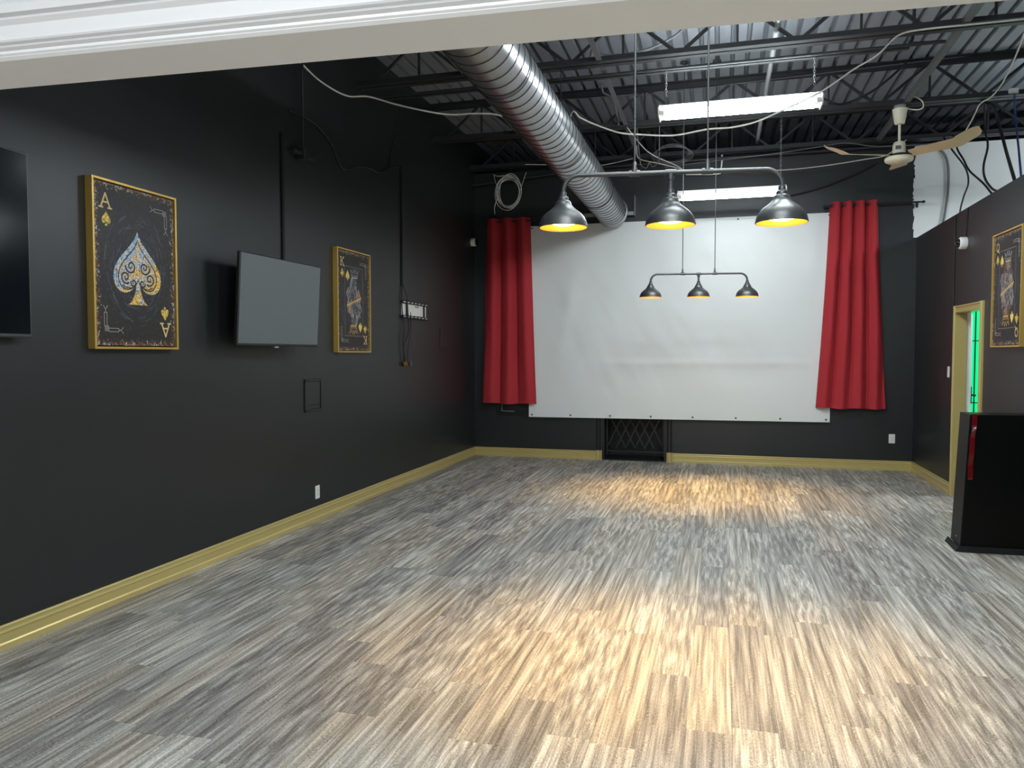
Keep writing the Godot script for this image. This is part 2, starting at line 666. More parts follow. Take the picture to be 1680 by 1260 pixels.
func trims() -> void:
	board("baseboard_left", V(LX, 0, BZ), V(LX, 0, -1.10), V(1, 0, 0), "moulded gold baseboard along the long black wall")
	board("baseboard_back", V(LX, 0, BZ), V(-1.712, 0, BZ), V(0, 0, 1), "gold baseboard on the far wall under the narrower curtain")
	board("baseboard_rear", V(-0.632, 0, BZ), V(RX, 0, BZ), V(0, 0, 1), "gold baseboard on the far wall under the screen and wider curtain")
	board("baseboard_right", V(RX, 0, BZ), V(RX, 0, -9.045), V(-1, 0, 0), "short gold baseboard between far wall and gold door casing")
	board("baseboard_front", V(RX, 0, -8.075), V(RX, 0, -1.46), V(-1, 0, 0), "gold baseboard behind the black counter")

	# casing of the gate recess: black, on gold plinth blocks
	var casing := [Vector2(0, 0), Vector2(0, 0.018), Vector2(0.012, 0.022), Vector2(0.024, 0.014), Vector2(0.05, 0.014), Vector2(0.062, 0.022), Vector2(0.075, 0.018), Vector2(0.075, 0)]
	var k := 0
	for x: float in [-1.705, -0.712]:
		var st := mb()
		extrude(st, casing, V(x, 0.135, BZ), V(x, 2.05, BZ), V(1, 0, 0), V(0, 0, 1))
		var t := struct("trim_%d" % (k + 1), st, M.black, ["black moulded casing on the gate recess, nearer the narrower curtain", "black moulded casing on the gate recess, nearer the outlet"][k], "trim")
		st = mb()
		extrude(st, casing.map(func(p: Vector2) -> Vector2: return p * Vector2(1.08, 1.25)), V(x - 0.003, 0, BZ), V(x - 0.003, 0.135, BZ), V(1, 0, 0), V(0, 0, 1))
		part("plinth_block", st, M.gold, t)
		k += 1
	var st := mb()
	span(st, V(-1.60, -0.01, BZ - 0.55), V(-0.745, 0.012, BZ + 0.012), 0.004)
	struct("trim_3", st, M.black, "black threshold board under the folding gate", "trim")

	# folding scissor gate
	var g := thing("scissor_gate", "black folding scissor gate in the recess under the screen", "gate", V(-1.17, 0.03, BZ - 0.14))
	for s: float in [-0.40, 0.40]:
		st = mb()
		box(st, V(s, 0.98, 0), V(0.028, 1.92, 0.03), 0.003)
		part("upright", st, M.black, g)
	var pitch := 0.135
	for lay in 2:
		var sgn := 1.0 if lay == 0 else -1.0
		for i in range(-4, 9):
			# flat bars that lean over 0.27 m in 0.56 m of height, cut to the frame
			for j in 4:
				var y0 := 0.14 + j * 0.44
				var x0 := (-0.40 + i * pitch) if lay == 0 else (0.40 - i * pitch)
				var a := V(x0, y0, 0.018 * sgn)
				var b := V(x0 + sgn * 0.22, y0 + 0.44, 0.018 * sgn)
				if absf(a.x) > 0.405 or absf(b.x) > 0.405:
					continue
				st = mb()
				var d := (b - a).normalized()
				box(st, (a + b) / 2.0, V(0.018, a.distance_to(b) + 0.02, 0.004), 0.001, Basis(d.cross(V(0, 0, 1)), d, V(0, 0, 1)))
				part("lattice_bar", st, M.gate, g)
	st = mb()
	box(st, V(0, 0.085, 0), V(0.83, 0.03, 0.05), 0.004)
	part("bottom_rail", st, M.black, g)

	# door: gold casing and jambs, white leaf folded back behind the partition
	var door := Node3D.new()
	door.name = "door_1"
	door.set_meta("kind", "structure")
	tag(door, "gold cased doorway in the partition with an open white door", "door")
	add_child(door)
	var z0 := -8.95
	var z1 := -8.17
	var H := 1.945
	for s in [[z0, -1.0], [z1, 1.0]]:
		st = mb()
		extrude(st, casing, V(RX, 0, s[0]), V(RX, H + 0.078, s[0]), V(0, 0, s[1]), V(-1, 0, 0))
		part("side_casing", st, M.gold, door)
		st = mb()
		span(st, V(RX - 0.002, 0, s[0]), V(RX + 0.097, H, s[0] + s[1] * 0.02), 0.002)
		part("side_jamb", st, M.gold, door)
	st = mb()
	extrude(st, casing, V(RX, H, z0), V(RX, H, z1), V(0, 1, 0), V(-1, 0, 0))
	part("head_casing", st, M.gold, door)
	st = mb()
	span(st, V(RX - 0.002, H, z0), V(RX + 0.097, H + 0.02, z1), 0.002)
	part("head_jamb", st, M.gold, door)
	var hinge := V(RX + 0.118, 0, z0 - 0.02)
	var dir := V(0.215, 0, -0.70).normalized()
	var side := V(dir.z, 0, -dir.x)
	var bs := Basis(dir, Vector3.UP, dir.cross(Vector3.UP))
	st = mb()
	box(st, hinge + dir * 0.38 + V(0, 0.985, 0), V(0.75, 1.93, 0.036), 0.003, bs)
	var leaf := part("door_leaf", st, M.white_trim, door)
	st = mb()
	var hp := hinge + dir * 0.68 + V(0, 1.05, 0)
	for s: float in [-1.0, 1.0]:
		box(st, hp + bs.z * s * 0.022, V(0.09, 0.19, 0.008), 0.002, bs)
		tube(st, [hp + bs.z * s * 0.02, hp + bs.z * s * 0.06], 0.011, 10)
		tube(st, [hp + bs.z * s * 0.06 + dir * 0.01, hp + bs.z * s * 0.06 - dir * 0.10], 0.01, 10)
	part("handle", st, M.black, leaf)

	# green lit window of the small room behind the door
	var win := Node3D.new()
	win.name = "window_1"
	win.set_meta("kind", "structure")
	tag(win, "green lit window with black bars seen through the open door", "window")
	win.position = V(3.33, 0.35, BZ)
	add_child(win)
	var xs := [-0.31, -0.245, 0.0, 0.245, 0.31]
	var ys := [0.0, 0.55, 1.33, 2.11]
	for i in 4:
		for j in 3:
			st = mb()
			span(st, V(xs[i], ys[j], 0.004), V(xs[i + 1], ys[j + 1], 0.010))
			part("pane", st, M.green, win)
	for x in xs:
		st = mb()
		box(st, V(x, 1.055, 0.015), V(0.012, 2.13, 0.026), 0.002)
		part("bar", st, M.black, win)
	for y in ys:
		st = mb()
		box(st, V(0, y, 0.013), V(0.64, 0.012, 0.022), 0.002)
		part("bar", st, M.black, win)
	var l := AreaLight3D.new()
	l.name = "area_light"
	l.area_size = Vector2(0.6, 2.0)
	l.area_normalize_energy = true
	l.light_energy = 0.12
	l.light_color = Color(0.0, 1.0, 0.5)
	l.shadow_enabled = true
	l.area_range = 12.0
	l.area_attenuation = 2.0
	l.position = V(0, 1.05, 0.035)
	l.rotation_degrees = V(0, 180, 0)
	win.add_child(l)

# ------------------------------------------------------------------ roof

func joist(z: float, label: String) -> void:
	# open-web steel joist of double angles with a zigzag web
	var x0 := LX + 0.003
	var x1 := 6.497
	var t := thing("roof_joist", label, "joist", V(0, 0, z), 0.0)
	for row in [["bottom_chord", CHORD, 1.0], ["top_chord", DECK - 0.002, -1.0]]:
		var st := mb()
		for s: float in [-1.0, 1.0]:
			var prof := [Vector2(0.012, 0), Vector2(0.078, 0), Vector2(0.078, 0.007), Vector2(0.019, 0.007), Vector2(0.019, 0.066), Vector2(0.012, 0.066)]
			extrude(st, prof.map(func(p: Vector2) -> Vector2: return Vector2(p.x * s, p.y * row[2])), V(x0, row[1], 0), V(x1, row[1], 0), V(0, 0, 1), V(0, 1, 0))
		part(row[0], st, M.steel_black, t)
	var x := x0 + 0.15
	var up := false
	while x < x1 - 0.5:
		var st := mb()
		var a := V(x, CHORD + 0.02, 0)
		var b := V(x + 0.50, DECK - 0.03, 0)
		if up:
			a = V(x, DECK - 0.03, 0)
			b = V(x + 0.50, CHORD + 0.02, 0)
		var d := (b - a).normalized()
		box(st, (a + b) / 2.0, V(0.03, a.distance_to(b), 0.022), 0.003, Basis(d.cross(V(0, 0, 1)), d, V(0, 0, 1)))
		part("web_member", st, M.steel_black, t)
		if not up:
			st = mb()
			box(st, V(x + 0.50, (CHORD + DECK) / 2.0, 0), V(0.02, DECK - CHORD - 0.01, 0.02), 0.002)
			part("web_post", st, M.steel_black, t)
		x += 0.50
		up = not up


func roof() -> void:
	joist(-3.0, "black open web roof joist right above the doorway")
	joist(-5.02, "black open web roof joist over the nearer pendant lamps")
	joist(-7.03, "black open web roof joist in front of the chain hung tube light")
	joist(-9.05, "black open web roof joist that the cream ceiling fan hangs from")
	joist(-12.5, "black open web roof joist beyond the top of the far wall")
	joist(-10.55, "black open web roof joist close to the far wall")

	var rows := [[-2.41, "black bridging angle under the joists beside the silver duct"], [-1.12, "black bridging angle under the joists over the screen"], [1.86, "black bridging angle under the joists behind the ceiling fan"]]
	for r in rows:
		var st := mb()
		extrude(st, [Vector2(0, 0), Vector2(0.05, 0), Vector2(0.05, 0.005), Vector2(0.005, 0.005), Vector2(0.005, 0.05), Vector2(0, 0.05)], V(r[0], CHORD + 0.007, -1.45), V(r[0], CHORD + 0.007, -12.6), V(1, 0, 0), V(0, 1, 0))
		tag(part("bridging_bar", st, M.bridging, self), r[1], "bar")

	# conduit rail beside the third joist, with its bent end
	var rail := thing("conduit_rail", "black conduit and strut rail that the nearer tube light hangs from", "conduit", V(0, 0, -7.27))
	var st := mb()
	tube(st, smooth([V(LX, 4.155, 0.03), V(1.44, 4.155, 0.03), V(1.52, 4.17, 0.03), V(1.555, 4.25, 0.03), V(1.56, DECK, 0.03)], 4), 0.014, 10)
	part("conduit", st, M.steel_black, rail)
	st = mb()
	box(st, V(-1.0, 4.16, -0.03), V(5.08, 0.04, 0.04), 0.004)
	part("strut", st, M.steel_black, rail)

	st = mb()
	tube(st, [V(0.44, 4.34, -6.2), V(0.44, 4.34, -10.7)], 0.024, 14)
	tag(part("vent_pipe", st, M.galv_dull, self), "thin grey metal pipe running through the joists above the tube lights", "pipe")
	st = mb()
	tube(st, smooth([V(-0.48, 3.96, -10.66), V(-0.08, 3.94, -10.66), V(-0.03, 3.97, -10.66), V(-0.01, 4.10, -10.66), V(-0.01, CHORD, -10.62)], 4), 0.012, 8)
	tag(part("conduit_stub", st, M.white_plastic, self), "short white conduit with bent end above the far tube light", "conduit")
	st = mb()
	tube(st, [V(LX, 3.98, -10.62), V(-1.66, 4.12, -10.62), V(0.5, 4.14, -10.62), V(2.39, 4.15, -10.62)], 0.02, 8)
	tag(part("conduit_wall", st, M.steel_black, self), "long black conduit along the top of the far wall", "conduit").name = "wall_conduit"

	# spiral duct: one helical strip with a raised lock seam
	var duct := thing("spiral_duct", "silver spiral air duct running under the joists to the far wall", "duct", V(-1.465, 3.47, 0))
	st = mb()
	var R := 0.21
	var pitch := 0.14
	var sides := 40
	var turns := int(9.18 / pitch)
	var zs := -1.36
	var ze := zs - pitch * turns
	for i in 24:
		for k in sides:
			var a := TAU * k / sides
			var b := TAU * (k + 1) / sides
			var na := V(cos(a), sin(a), 0)
			var nb := V(cos(b), sin(b), 0)
			var z0 := lerpf(zs, ze, i / 24.0)
			var z1 := lerpf(zs, ze, (i + 1) / 24.0)
			tri(st, na * R + V(0, 0, z0), nb * R + V(0, 0, z0), nb * R + V(0, 0, z1), na, nb, nb)
			tri(st, na * R + V(0, 0, z0), nb * R + V(0, 0, z1), na * R + V(0, 0, z1), na, nb, na)
	var wall := part("duct_wall", st, M.galv, duct)
	st = mb()
	var prof := [Vector2(0.0, 0.0), Vector2(0.02, 0.0035), Vector2(0.07, 0.0035), Vector2(0.09, 0.0)]
	var ns := [Vector2(-0.9, 0.5), Vector2(0, 1), Vector2(0.9, 0.5)]
	for k in (turns - 1) * sides:
		for i in prof.size() - 1:
			var p := []
			var nn := []
			for q in [[k, i], [k + 1, i], [k + 1, i + 1], [k, i + 1]]:
				var a: float = TAU * q[0] / sides
				var c: Vector2 = prof[q[1]]
				var m: Vector2 = ns[i]
				var rad := V(cos(a), sin(a), 0)
				p.append(rad * (R + c.y) + V(0, 0, zs - pitch * (float(q[0]) / sides + c.x)))
				nn.append((rad * m.y - V(0, 0, m.x)).normalized())
			tri(st, p[0], p[1], p[2], nn[0], nn[1], nn[2])
			tri(st, p[0], p[2], p[3], nn[0], nn[2], nn[3])
	part("lock_seam", st, M.seam, wall)
	st = mb()
	lathe(st, [Vector2(0.0, -0.01), Vector2(R + 0.006, -0.01), Vector2(R + 0.006, 0.05), Vector2(R - 0.002, 0.05)], 40, Transform3D(Basis(V(1, 0, 0), V(0, 0, 1), V(0, -1, 0)), V(0, 0, ze - 0.04)))
	part("end_cap", st, M.galv, duct)
	st = mb()
	span(st, V(-0.02, 0.02, ze - 0.05), V(0.02, 0.06, BZ))
	part("end_stub", st, M.galv_dull, duct)
	for z: float in [-3.0, -5.02, -7.03, -9.05]:
		st = mb()
		var ring := []
		for k in 33:
			ring.append(V(cos(TAU * k / 32) * (R + 0.007), sin(TAU * k / 32) * (R + 0.007), z))
		tube(st, ring, 0.004, 6, false)
		tube(st, [V(0, R, z), V(0, CHORD - 3.47, z)], 0.005, 6)
		part("hanger", st, M.steel_black, duct)

	var br := thing("duct_bracket", "grey flat bar bracket on the far wall behind the duct end", "bracket", V(-1.5, 3.42, BZ))
	st = mb()
	box(st, V(-0.03, 0.04, 0.13), V(0.70, 0.05, 0.006), 0.001)
	box(st, V(-0.365, 0.04, 0.068), V(0.006, 0.05, 0.13), 0.001)
	part("cross_bar", st, M.galv_dull, br)
	st = mb()
	box(st, V(0.33, 0.15, 0.066), V(0.006, 0.28, 0.13), 0.001)
	part("side_plate", st, M.galv_dull, br)

# ------------------------------------------------------------------ lamps

func chain(st: SurfaceTool, a: Vector3, b: Vector3) -> void:
	var l := a.distance_to(b)
	var n := int(l / 0.026)
	for i in n:
		var c := a.lerp(b, (i + 0.5) / n)
		var w := V(0.008, 0, 0) if i % 2 else V(0, 0, 0.008)
		var h := V(0, 0.017, 0)
		tube(st, [c - h, c - h * 0.6 + w, c + h * 0.6 + w, c + h, c + h * 0.6 - w, c - h * 0.6 - w, c - h], 0.0022, 5, false)


func strip_light(label: String, at: Vector3, length: float, top: float, power := 1.0) -> void:
	# a bare two-tube fluorescent batten on chains; origin at the middle of the housing
	var t := thing("tube_light", label, "ceiling light", at)
	var st := mb()
	extrude(st, [Vector2(-0.05, 0.05), Vector2(0.05, 0.05), Vector2(0.055, 0.012), Vector2(0.062, 0.006), Vector2(0.062, -0.004), Vector2(0.04, -0.006), Vector2(0.03, -0.02), Vector2(-0.03, -0.02), Vector2(-0.04, -0.006), Vector2(-0.062, -0.004), Vector2(-0.062, 0.006), Vector2(-0.055, 0.012)], V(-length / 2 + 0.006, 0, 0), V(length / 2 - 0.006, 0, 0), V(0, 0, 1), V(0, 1, 0))
	part("housing", st, M.white_trim, t)
	for s: float in [-1.0, 1.0]:
		st = mb()
		extrude(st, [Vector2(-0.05, 0.055), Vector2(0.05, 0.055), Vector2(0.135, 0.01), Vector2(0.135, -0.01), Vector2(0.09, -0.065), Vector2(-0.09, -0.065), Vector2(-0.135, -0.01), Vector2(-0.135, 0.01)], V(s * length / 2 - 0.006, 0, 0), V(s * length / 2 + 0.006, 0, 0), V(0, 0, 1), V(0, 1, 0))
		part("end_plate", st, M.white_plastic, t)
		for u: float in [-0.082, 0.082]:
			st = mb()
			tube(st, [V(s * (length / 2 - 0.008), -0.03, u), V(s * (length / 2 - 0.05), -0.03, u)], 0.0205, 12)
			part("tube_socket", st, M.white_plastic, t)
		st = mb()
		chain(st, V(s * (length / 2 - 0.06), 0.051, 0), V(s * (length / 2 - 0.06), top - at.y, 0))
		part("chain", st, M.galv_dull, t)
	for u: float in [-0.082, 0.082]:
		st = mb()
		tube(st, [V(-length / 2 + 0.05, -0.03, u), V(length / 2 - 0.05, -0.03, u)], 0.019, 16)
		part("fluorescent_tube", st, M.tube if power >= 1.0 else M.tube_dim, t)
	area(t, V(0, -0.054, 0), Vector2(length - 0.12, 0.16), STRIP_LIGHT * power, Color(0.94, 0.985, 1.0))


func lamps() -> void:
	strip_light("bare twin tube light on chains hung before the cream ceiling fan", V(0.13, 3.77, -7.27), 1.41, 4.14)
	strip_light("bare twin tube light closest to the far wall, above the white screen", V(0.10, 3.49, -9.75), 1.27, DECK, 0.09)
	strip_light("bare twin tube light in the small room behind the partition", V(4.3, 3.55, -9.2), 1.41, DECK)
	strip_light("bare twin tube light above the nearer pendant lamps", V(0.13, 3.77, -4.25), 1.41, DECK)
	strip_light("bare twin tube light just inside the doorway", V(0.13, 3.77, -2.1), 1.41, DECK)

	var p := pendant()
	p.position = V(-0.238, 2.13, -3.70)
	p.rotation_degrees.y = 7.5
	copy(p, "pendant_light", "small looking black three shade bar pendant hanging before the white screen", V(-0.238, 2.13, -8.44), deg_to_rad(8.5))


func pendant() -> Node3D:
	# bar with three bell shades; origin in the plane of the rims
	var t := thing("pendant_light", "large looking grey three shade bar pendant nearest the doorway", "pendant light", Vector3.ZERO, 0.0, "three shade bar pendants")
	var L := 0.51
	var Y := 0.25
	var st := mb()
	var arc := []
	for k in 9:
		var a := PI / 2 * k / 8.0
		arc.append(V(-L + 0.075 - 0.075 * cos(a), Y - 0.075 + 0.075 * sin(a), 0))
	var pts := [V(-L, 0.165, 0)] + arc
	var other := []
	for q in pts:
		other.push_front(V(-q.x, q.y, 0))
	tube(st, pts + other, 0.0105, 14)
	for x: float in [-0.17, 0.0, 0.17]:
		tube(st, [V(x - 0.026, Y, 0), V(x - 0.024, Y, 0), V(x + 0.024, Y, 0), V(x + 0.026, Y, 0)], 0.0145, 14)
	part("bar", st, M.pendant, t)
	st = mb()
	tube(st, [V(0, Y, 0), V(0, 0.165, 0)], 0.0105, 14)
	lathe(st, [Vector2(0.015, Y - 0.035), Vector2(0.0155, Y - 0.005)], 14)
	part("stem", st, M.pendant, t)
	for x: float in [-0.17, 0.17]:
		st = mb()
		tube(st, [V(x, Y + 0.01, 0), V(x, DECK - 2.13, 0)], 0.0045, 8)
		lathe(st, [Vector2(0.0145, 0.0), Vector2(0.0145, 0.014), Vector2(0.009, 0.03), Vector2(0.009, 0.05), Vector2(0.0045, 0.056)], 12, Transform3D(Basis.IDENTITY, V(x, Y, 0)))
		lathe(st, [Vector2(0.045, 0.0), Vector2(0.045, 0.012), Vector2(0.0, 0.016)], 16, Transform3D(Basis.IDENTITY, V(x, DECK - 2.146, 0)))
		part("hanging_rod", st, M.pendant, t)
	var R := 0.117
	var outer := [Vector2(1, 0), Vector2(1.02, 0.02), Vector2(1, 0.09), Vector2(0.985, 0.18), Vector2(0.95, 0.29), Vector2(0.89, 0.4), Vector2(0.8, 0.52), Vector2(0.69, 0.62), Vector2(0.57, 0.71), Vector2(0.46, 0.8), Vector2(0.385, 0.88), Vector2(0.345, 0.94), Vector2(0.325, 1), Vector2(0.31, 1.06), Vector2(0.27, 1.1), Vector2(0.225, 1.12), Vector2(0.22, 1.22), Vector2(0.205, 1.26), Vector2(0.145, 1.29), Vector2(0.135, 1.46), Vector2(0.09, 1.48)]
	for x: float in [-L, 0.0, L]:
		var at := Transform3D(Basis.IDENTITY, V(x, 0, 0))
		st = mb()
		lathe(st, outer.map(func(q: Vector2) -> Vector2: return q * R), 48, at)
		var sh := part("shade", st, M.pendant, t)
		st = mb()
		var inner := []
		for i in 10:
			inner.push_front((outer[i] - Vector2(0.03, 0.012 if i else 0.0)) * R)
		inner.append(outer[0] * R)
		inner.push_front(Vector2(0.0, 0.86) * R)
		lathe(st, inner, 48, at)
		part("gold_lining", st, M.gold_shade, sh)
		st = mb()
		tube(st, [V(x, 0.10, 0), V(x, 0.080, 0)], 0.022, 16)
		part("lamp_socket", st, M.black, sh)
		st = mb()
		lathe(st, [Vector2(0.0, 0.010), Vector2(0.035, 0.012), Vector2(0.055, 0.018), Vector2(0.062, 0.028), Vector2(0.058, 0.040), Vector2(0.042, 0.058), Vector2(0.022, 0.082), Vector2(0.0, 0.088)], 28, at)
		part("bulb", st, M.bulb, sh)
		var l := SpotLight3D.new()
		l.name = "spot_light"
		l.light_energy = SPOT_LIGHT
		l.light_color = Color(1.0, 0.765, 0.29)
		l.light_size = 0.02
		l.spot_angle = 39.0
		l.spot_angle_attenuation = 1.0
		l.spot_range = 14.0
		l.spot_attenuation = 2.0
		l.shadow_enabled = true
		l.position = V(x, 0.035, 0)
		l.rotation_degrees = V(-90, 0, 0)
		t.add_child(l, true)
	return t

# ------------------------------------------------------------------ screen and curtains

func screen_and_curtains() -> void:
	var s := thing("projection_screen", "large white vinyl sheet stretched on the black far wall", "screen", V(-0.648, 0.605, BZ + 0.062))
	var W := 4.06
	var H := 2.75
	var f := noise(0.55, 11, 3)
	var g := noise(1.6, 12, 2)
	var st := mb()
	var hang := func(u: float, v: float) -> Vector3:
		var x := (u - 0.5) * W
		var y := v * H
		var edge := minf(minf(u, 1.0 - u) * 8.0, minf(v, 1.0 - v) * 6.0)
		edge = clampf(edge, 0.0, 1.0)
		var d := f.get_noise_2d(x * 0.8 + y * 0.5, y * 0.45 - x * 0.25) * 0.034 + g.get_noise_2d(x * 1.2 + y * 0.6, y * 0.5) * 0.008
		# diagonal pull from the upper corner and a soft crease across
		var q := (x + 1.60) - (y - 0.9) * 0.20
		d += 0.020 * exp(-q * q / 0.020) * smoothstep(0.3, 1.5, y) * (1.0 - smoothstep(1.6, 2.7, y))
		d += 0.009 * exp(-pow((y - 0.78) / 0.035, 2.0)) * smoothstep(-1.2, -0.4, x)
		d += 0.014 * exp(-pow((v - 0.05) / 0.05, 2.0)) * sin(x * 9.0 + sin(x * 4.0) * 2.0) * exp(-pow((x + 0.3) / 0.9, 2.0))
		return V(x + 0.012 * (1.0 - v) * signf(u - 0.5) * absf(u - 0.5) * 2.0, y + 0.018 * (u - 0.5) * (1.0 - v), d * edge)
	sheet(st, 110, 76, hang, 0.0015)
	part("vinyl_sheet", st, M.screen, s)
	st = mb()
	var spots := []
	for k in 8:
		spots.append(V(-W / 2 + 0.035 + k * (W - 0.07) / 7.0, 0.035 + 0.018 * (float(k) / 7 - 0.5), 0.004))
		spots.append(V(-W / 2 + 0.035 + k * (W - 0.07) / 7.0, H - 0.03, 0.004))
	for q in spots:
		st = mb()
		lathe(st, [Vector2(0.013, 0.0), Vector2(0.013, 0.003), Vector2(0.007, 0.004), Vector2(0.006, 0.001), Vector2(0.0, 0.001)], 14, Transform3D(Basis(V(1, 0, 0), V(0, 0, 1), V(0, -1, 0)), q))
		part("grommet", st, M.tv_rim, s)

	var rows := [
		["red curtain with three broad folds beside the long black wall", -3.330, -2.665, -3.385, -2.565, 3.0, 3.475, 0.79, 1, "short black curtain rod holding the narrower red curtain", -3.36, -2.60],
		["wider red curtain with four folds beside the white painted wall", 1.350, 1.925, 1.215, 2.055, 4.0, 3.475, 0.805, 2, "black curtain rod reaching past the wider red curtain to the white wall", 1.28, 2.44]]
	for r in rows:
		var c := thing("curtain", r[0], "curtain", V((r[1] + r[2]) / 2.0, 0, BZ + 0.12))
		var mid: float = (r[1] + r[2]) / 2.0
		var nz := noise(0.7, 30 + r[8], 2)
		st = mb()
		var drape := func(u: float, v: float) -> Vector3:
			var y := lerpf(r[7], r[6], v)
			var wide: float = pow(1.0 - v, 1.25)
			var x0 := lerpf(r[1], r[3], wide)
			var x1 := lerpf(r[2], r[4], wide)
			var ph: float = TAU * r[5] * (u + 0.018 * sin(v * 5.0 + r[8]) * (1.0 - v) + 0.03 * nz.get_noise_2d(u * 3.0, v * 1.5) * (1.0 - v))
			var a: float = 0.058 - 0.018 * (1.0 - v)
			var z := a * (2.0 * pow(0.5 - 0.5 * cos(ph), 0.55) - 1.0) + 0.12 * a * sin(2.0 * ph + 0.6)
			z += 0.03 * (1.0 - v) * nz.get_noise_2d(u * 2.2 + 7.0, v * 1.2) + 0.004 * nz.get_noise_2d(u * 9.0, v * 14.0) * (1.0 - v)
			var x := lerpf(x0, x1, u) - 0.012 * sin(ph) * (0.4 + v * 0.6)
			return V(x - mid, y + 0.012 * sin(ph * 0.5) * (1.0 - v) * 0.5, z)
		sheet(st, 120, 60, drape, 0.002)
		var cl := part("cloth_panel", st, M.cloth, c)
		st = mb()
		for k in 3:
			pass
		for k in int(r[5]) * 2:
			st = mb()
			var u: float = (k + 0.5) / (r[5] * 2.0)
			var p: Vector3 = drape.call(u, 0.982)
			var q: Vector3 = drape.call(u + 0.01, 0.982)
			var tx := (q - p).normalized()
			var nn := tx.cross(V(0, 1, 0)).normalized()
			lathe(st, [Vector2(0.028, -0.004), Vector2(0.028, 0.004), Vector2(0.02, 0.004), Vector2(0.02, -0.004), Vector2(0.028, -0.004)], 18, Transform3D(Basis(tx, nn, tx.cross(nn)), p))
			part("grommet", st, M.pendant, cl)
		var rod := thing("curtain_rod", r[9], "curtain rod", V(0, 3.428, BZ + 0.12))
		st = mb()
		tube(st, [V(r[10], 0, 0), V(r[11], 0, 0)], 0.011, 12)
		part("rod", st, M.black, rod)
		for e: float in [r[10], r[11]]:
			st = mb()
			lathe(st, [Vector2(0.0, -0.02), Vector2(0.012, -0.018), Vector2(0.018, -0.004), Vector2(0.018, 0.006), Vector2(0.012, 0.018), Vector2(0.0, 0.02)], 14, Transform3D(Basis(V(0, 1, 0), V(-1, 0, 0), V(0, 0, 1)), V(e, 0, 0)))
			part("finial", st, M.black, rod)
			var w := e + (0.04 if e == r[10] else -0.05)
			st = mb()
			box(st, V(w, 0, -0.062), V(0.016, 0.016, 0.116), 0.002)
			box(st, V(w, -0.01, -0.114), V(0.03, 0.08, 0.008), 0.002)
			part("bracket", st, M.black, rod)

	# black frame under the narrower curtain
	var fr := thing("shutter_frame", "black framed wall hatch showing below the narrower red curtain", "hatch", V(-2.87, 0.62, BZ))
	st = mb()
	span(st, V(-0.29, 0.03, 0), V(0.20, 1.0, 0.008))
	part("panel", st, M.black, fr)
	for b in [[-0.32, -0.005, 0.22, 0.03], [-0.32, 1.0, 0.22, 1.035], [-0.32, 0.03, -0.285, 1.0], [0.185, 0.03, 0.22, 1.0]]:
		st = mb()
		span(st, V(b[0], b[1], 0), V(b[2], b[3], 0.02), 0.003)
		part("frame_bar", st, M.black, fr)
	st = mb()
	tube(st, smooth([V(-0.235, 0.20, 0.03), V(-0.235, 0.09, 0.035), V(-0.235, 0.055, 0.03), V(-0.05, 0.052, 0.03)], 3), 0.006, 8)
	part("latch", st, M.galv_dull, fr)

# ------------------------------------------------------------------ things on the walls

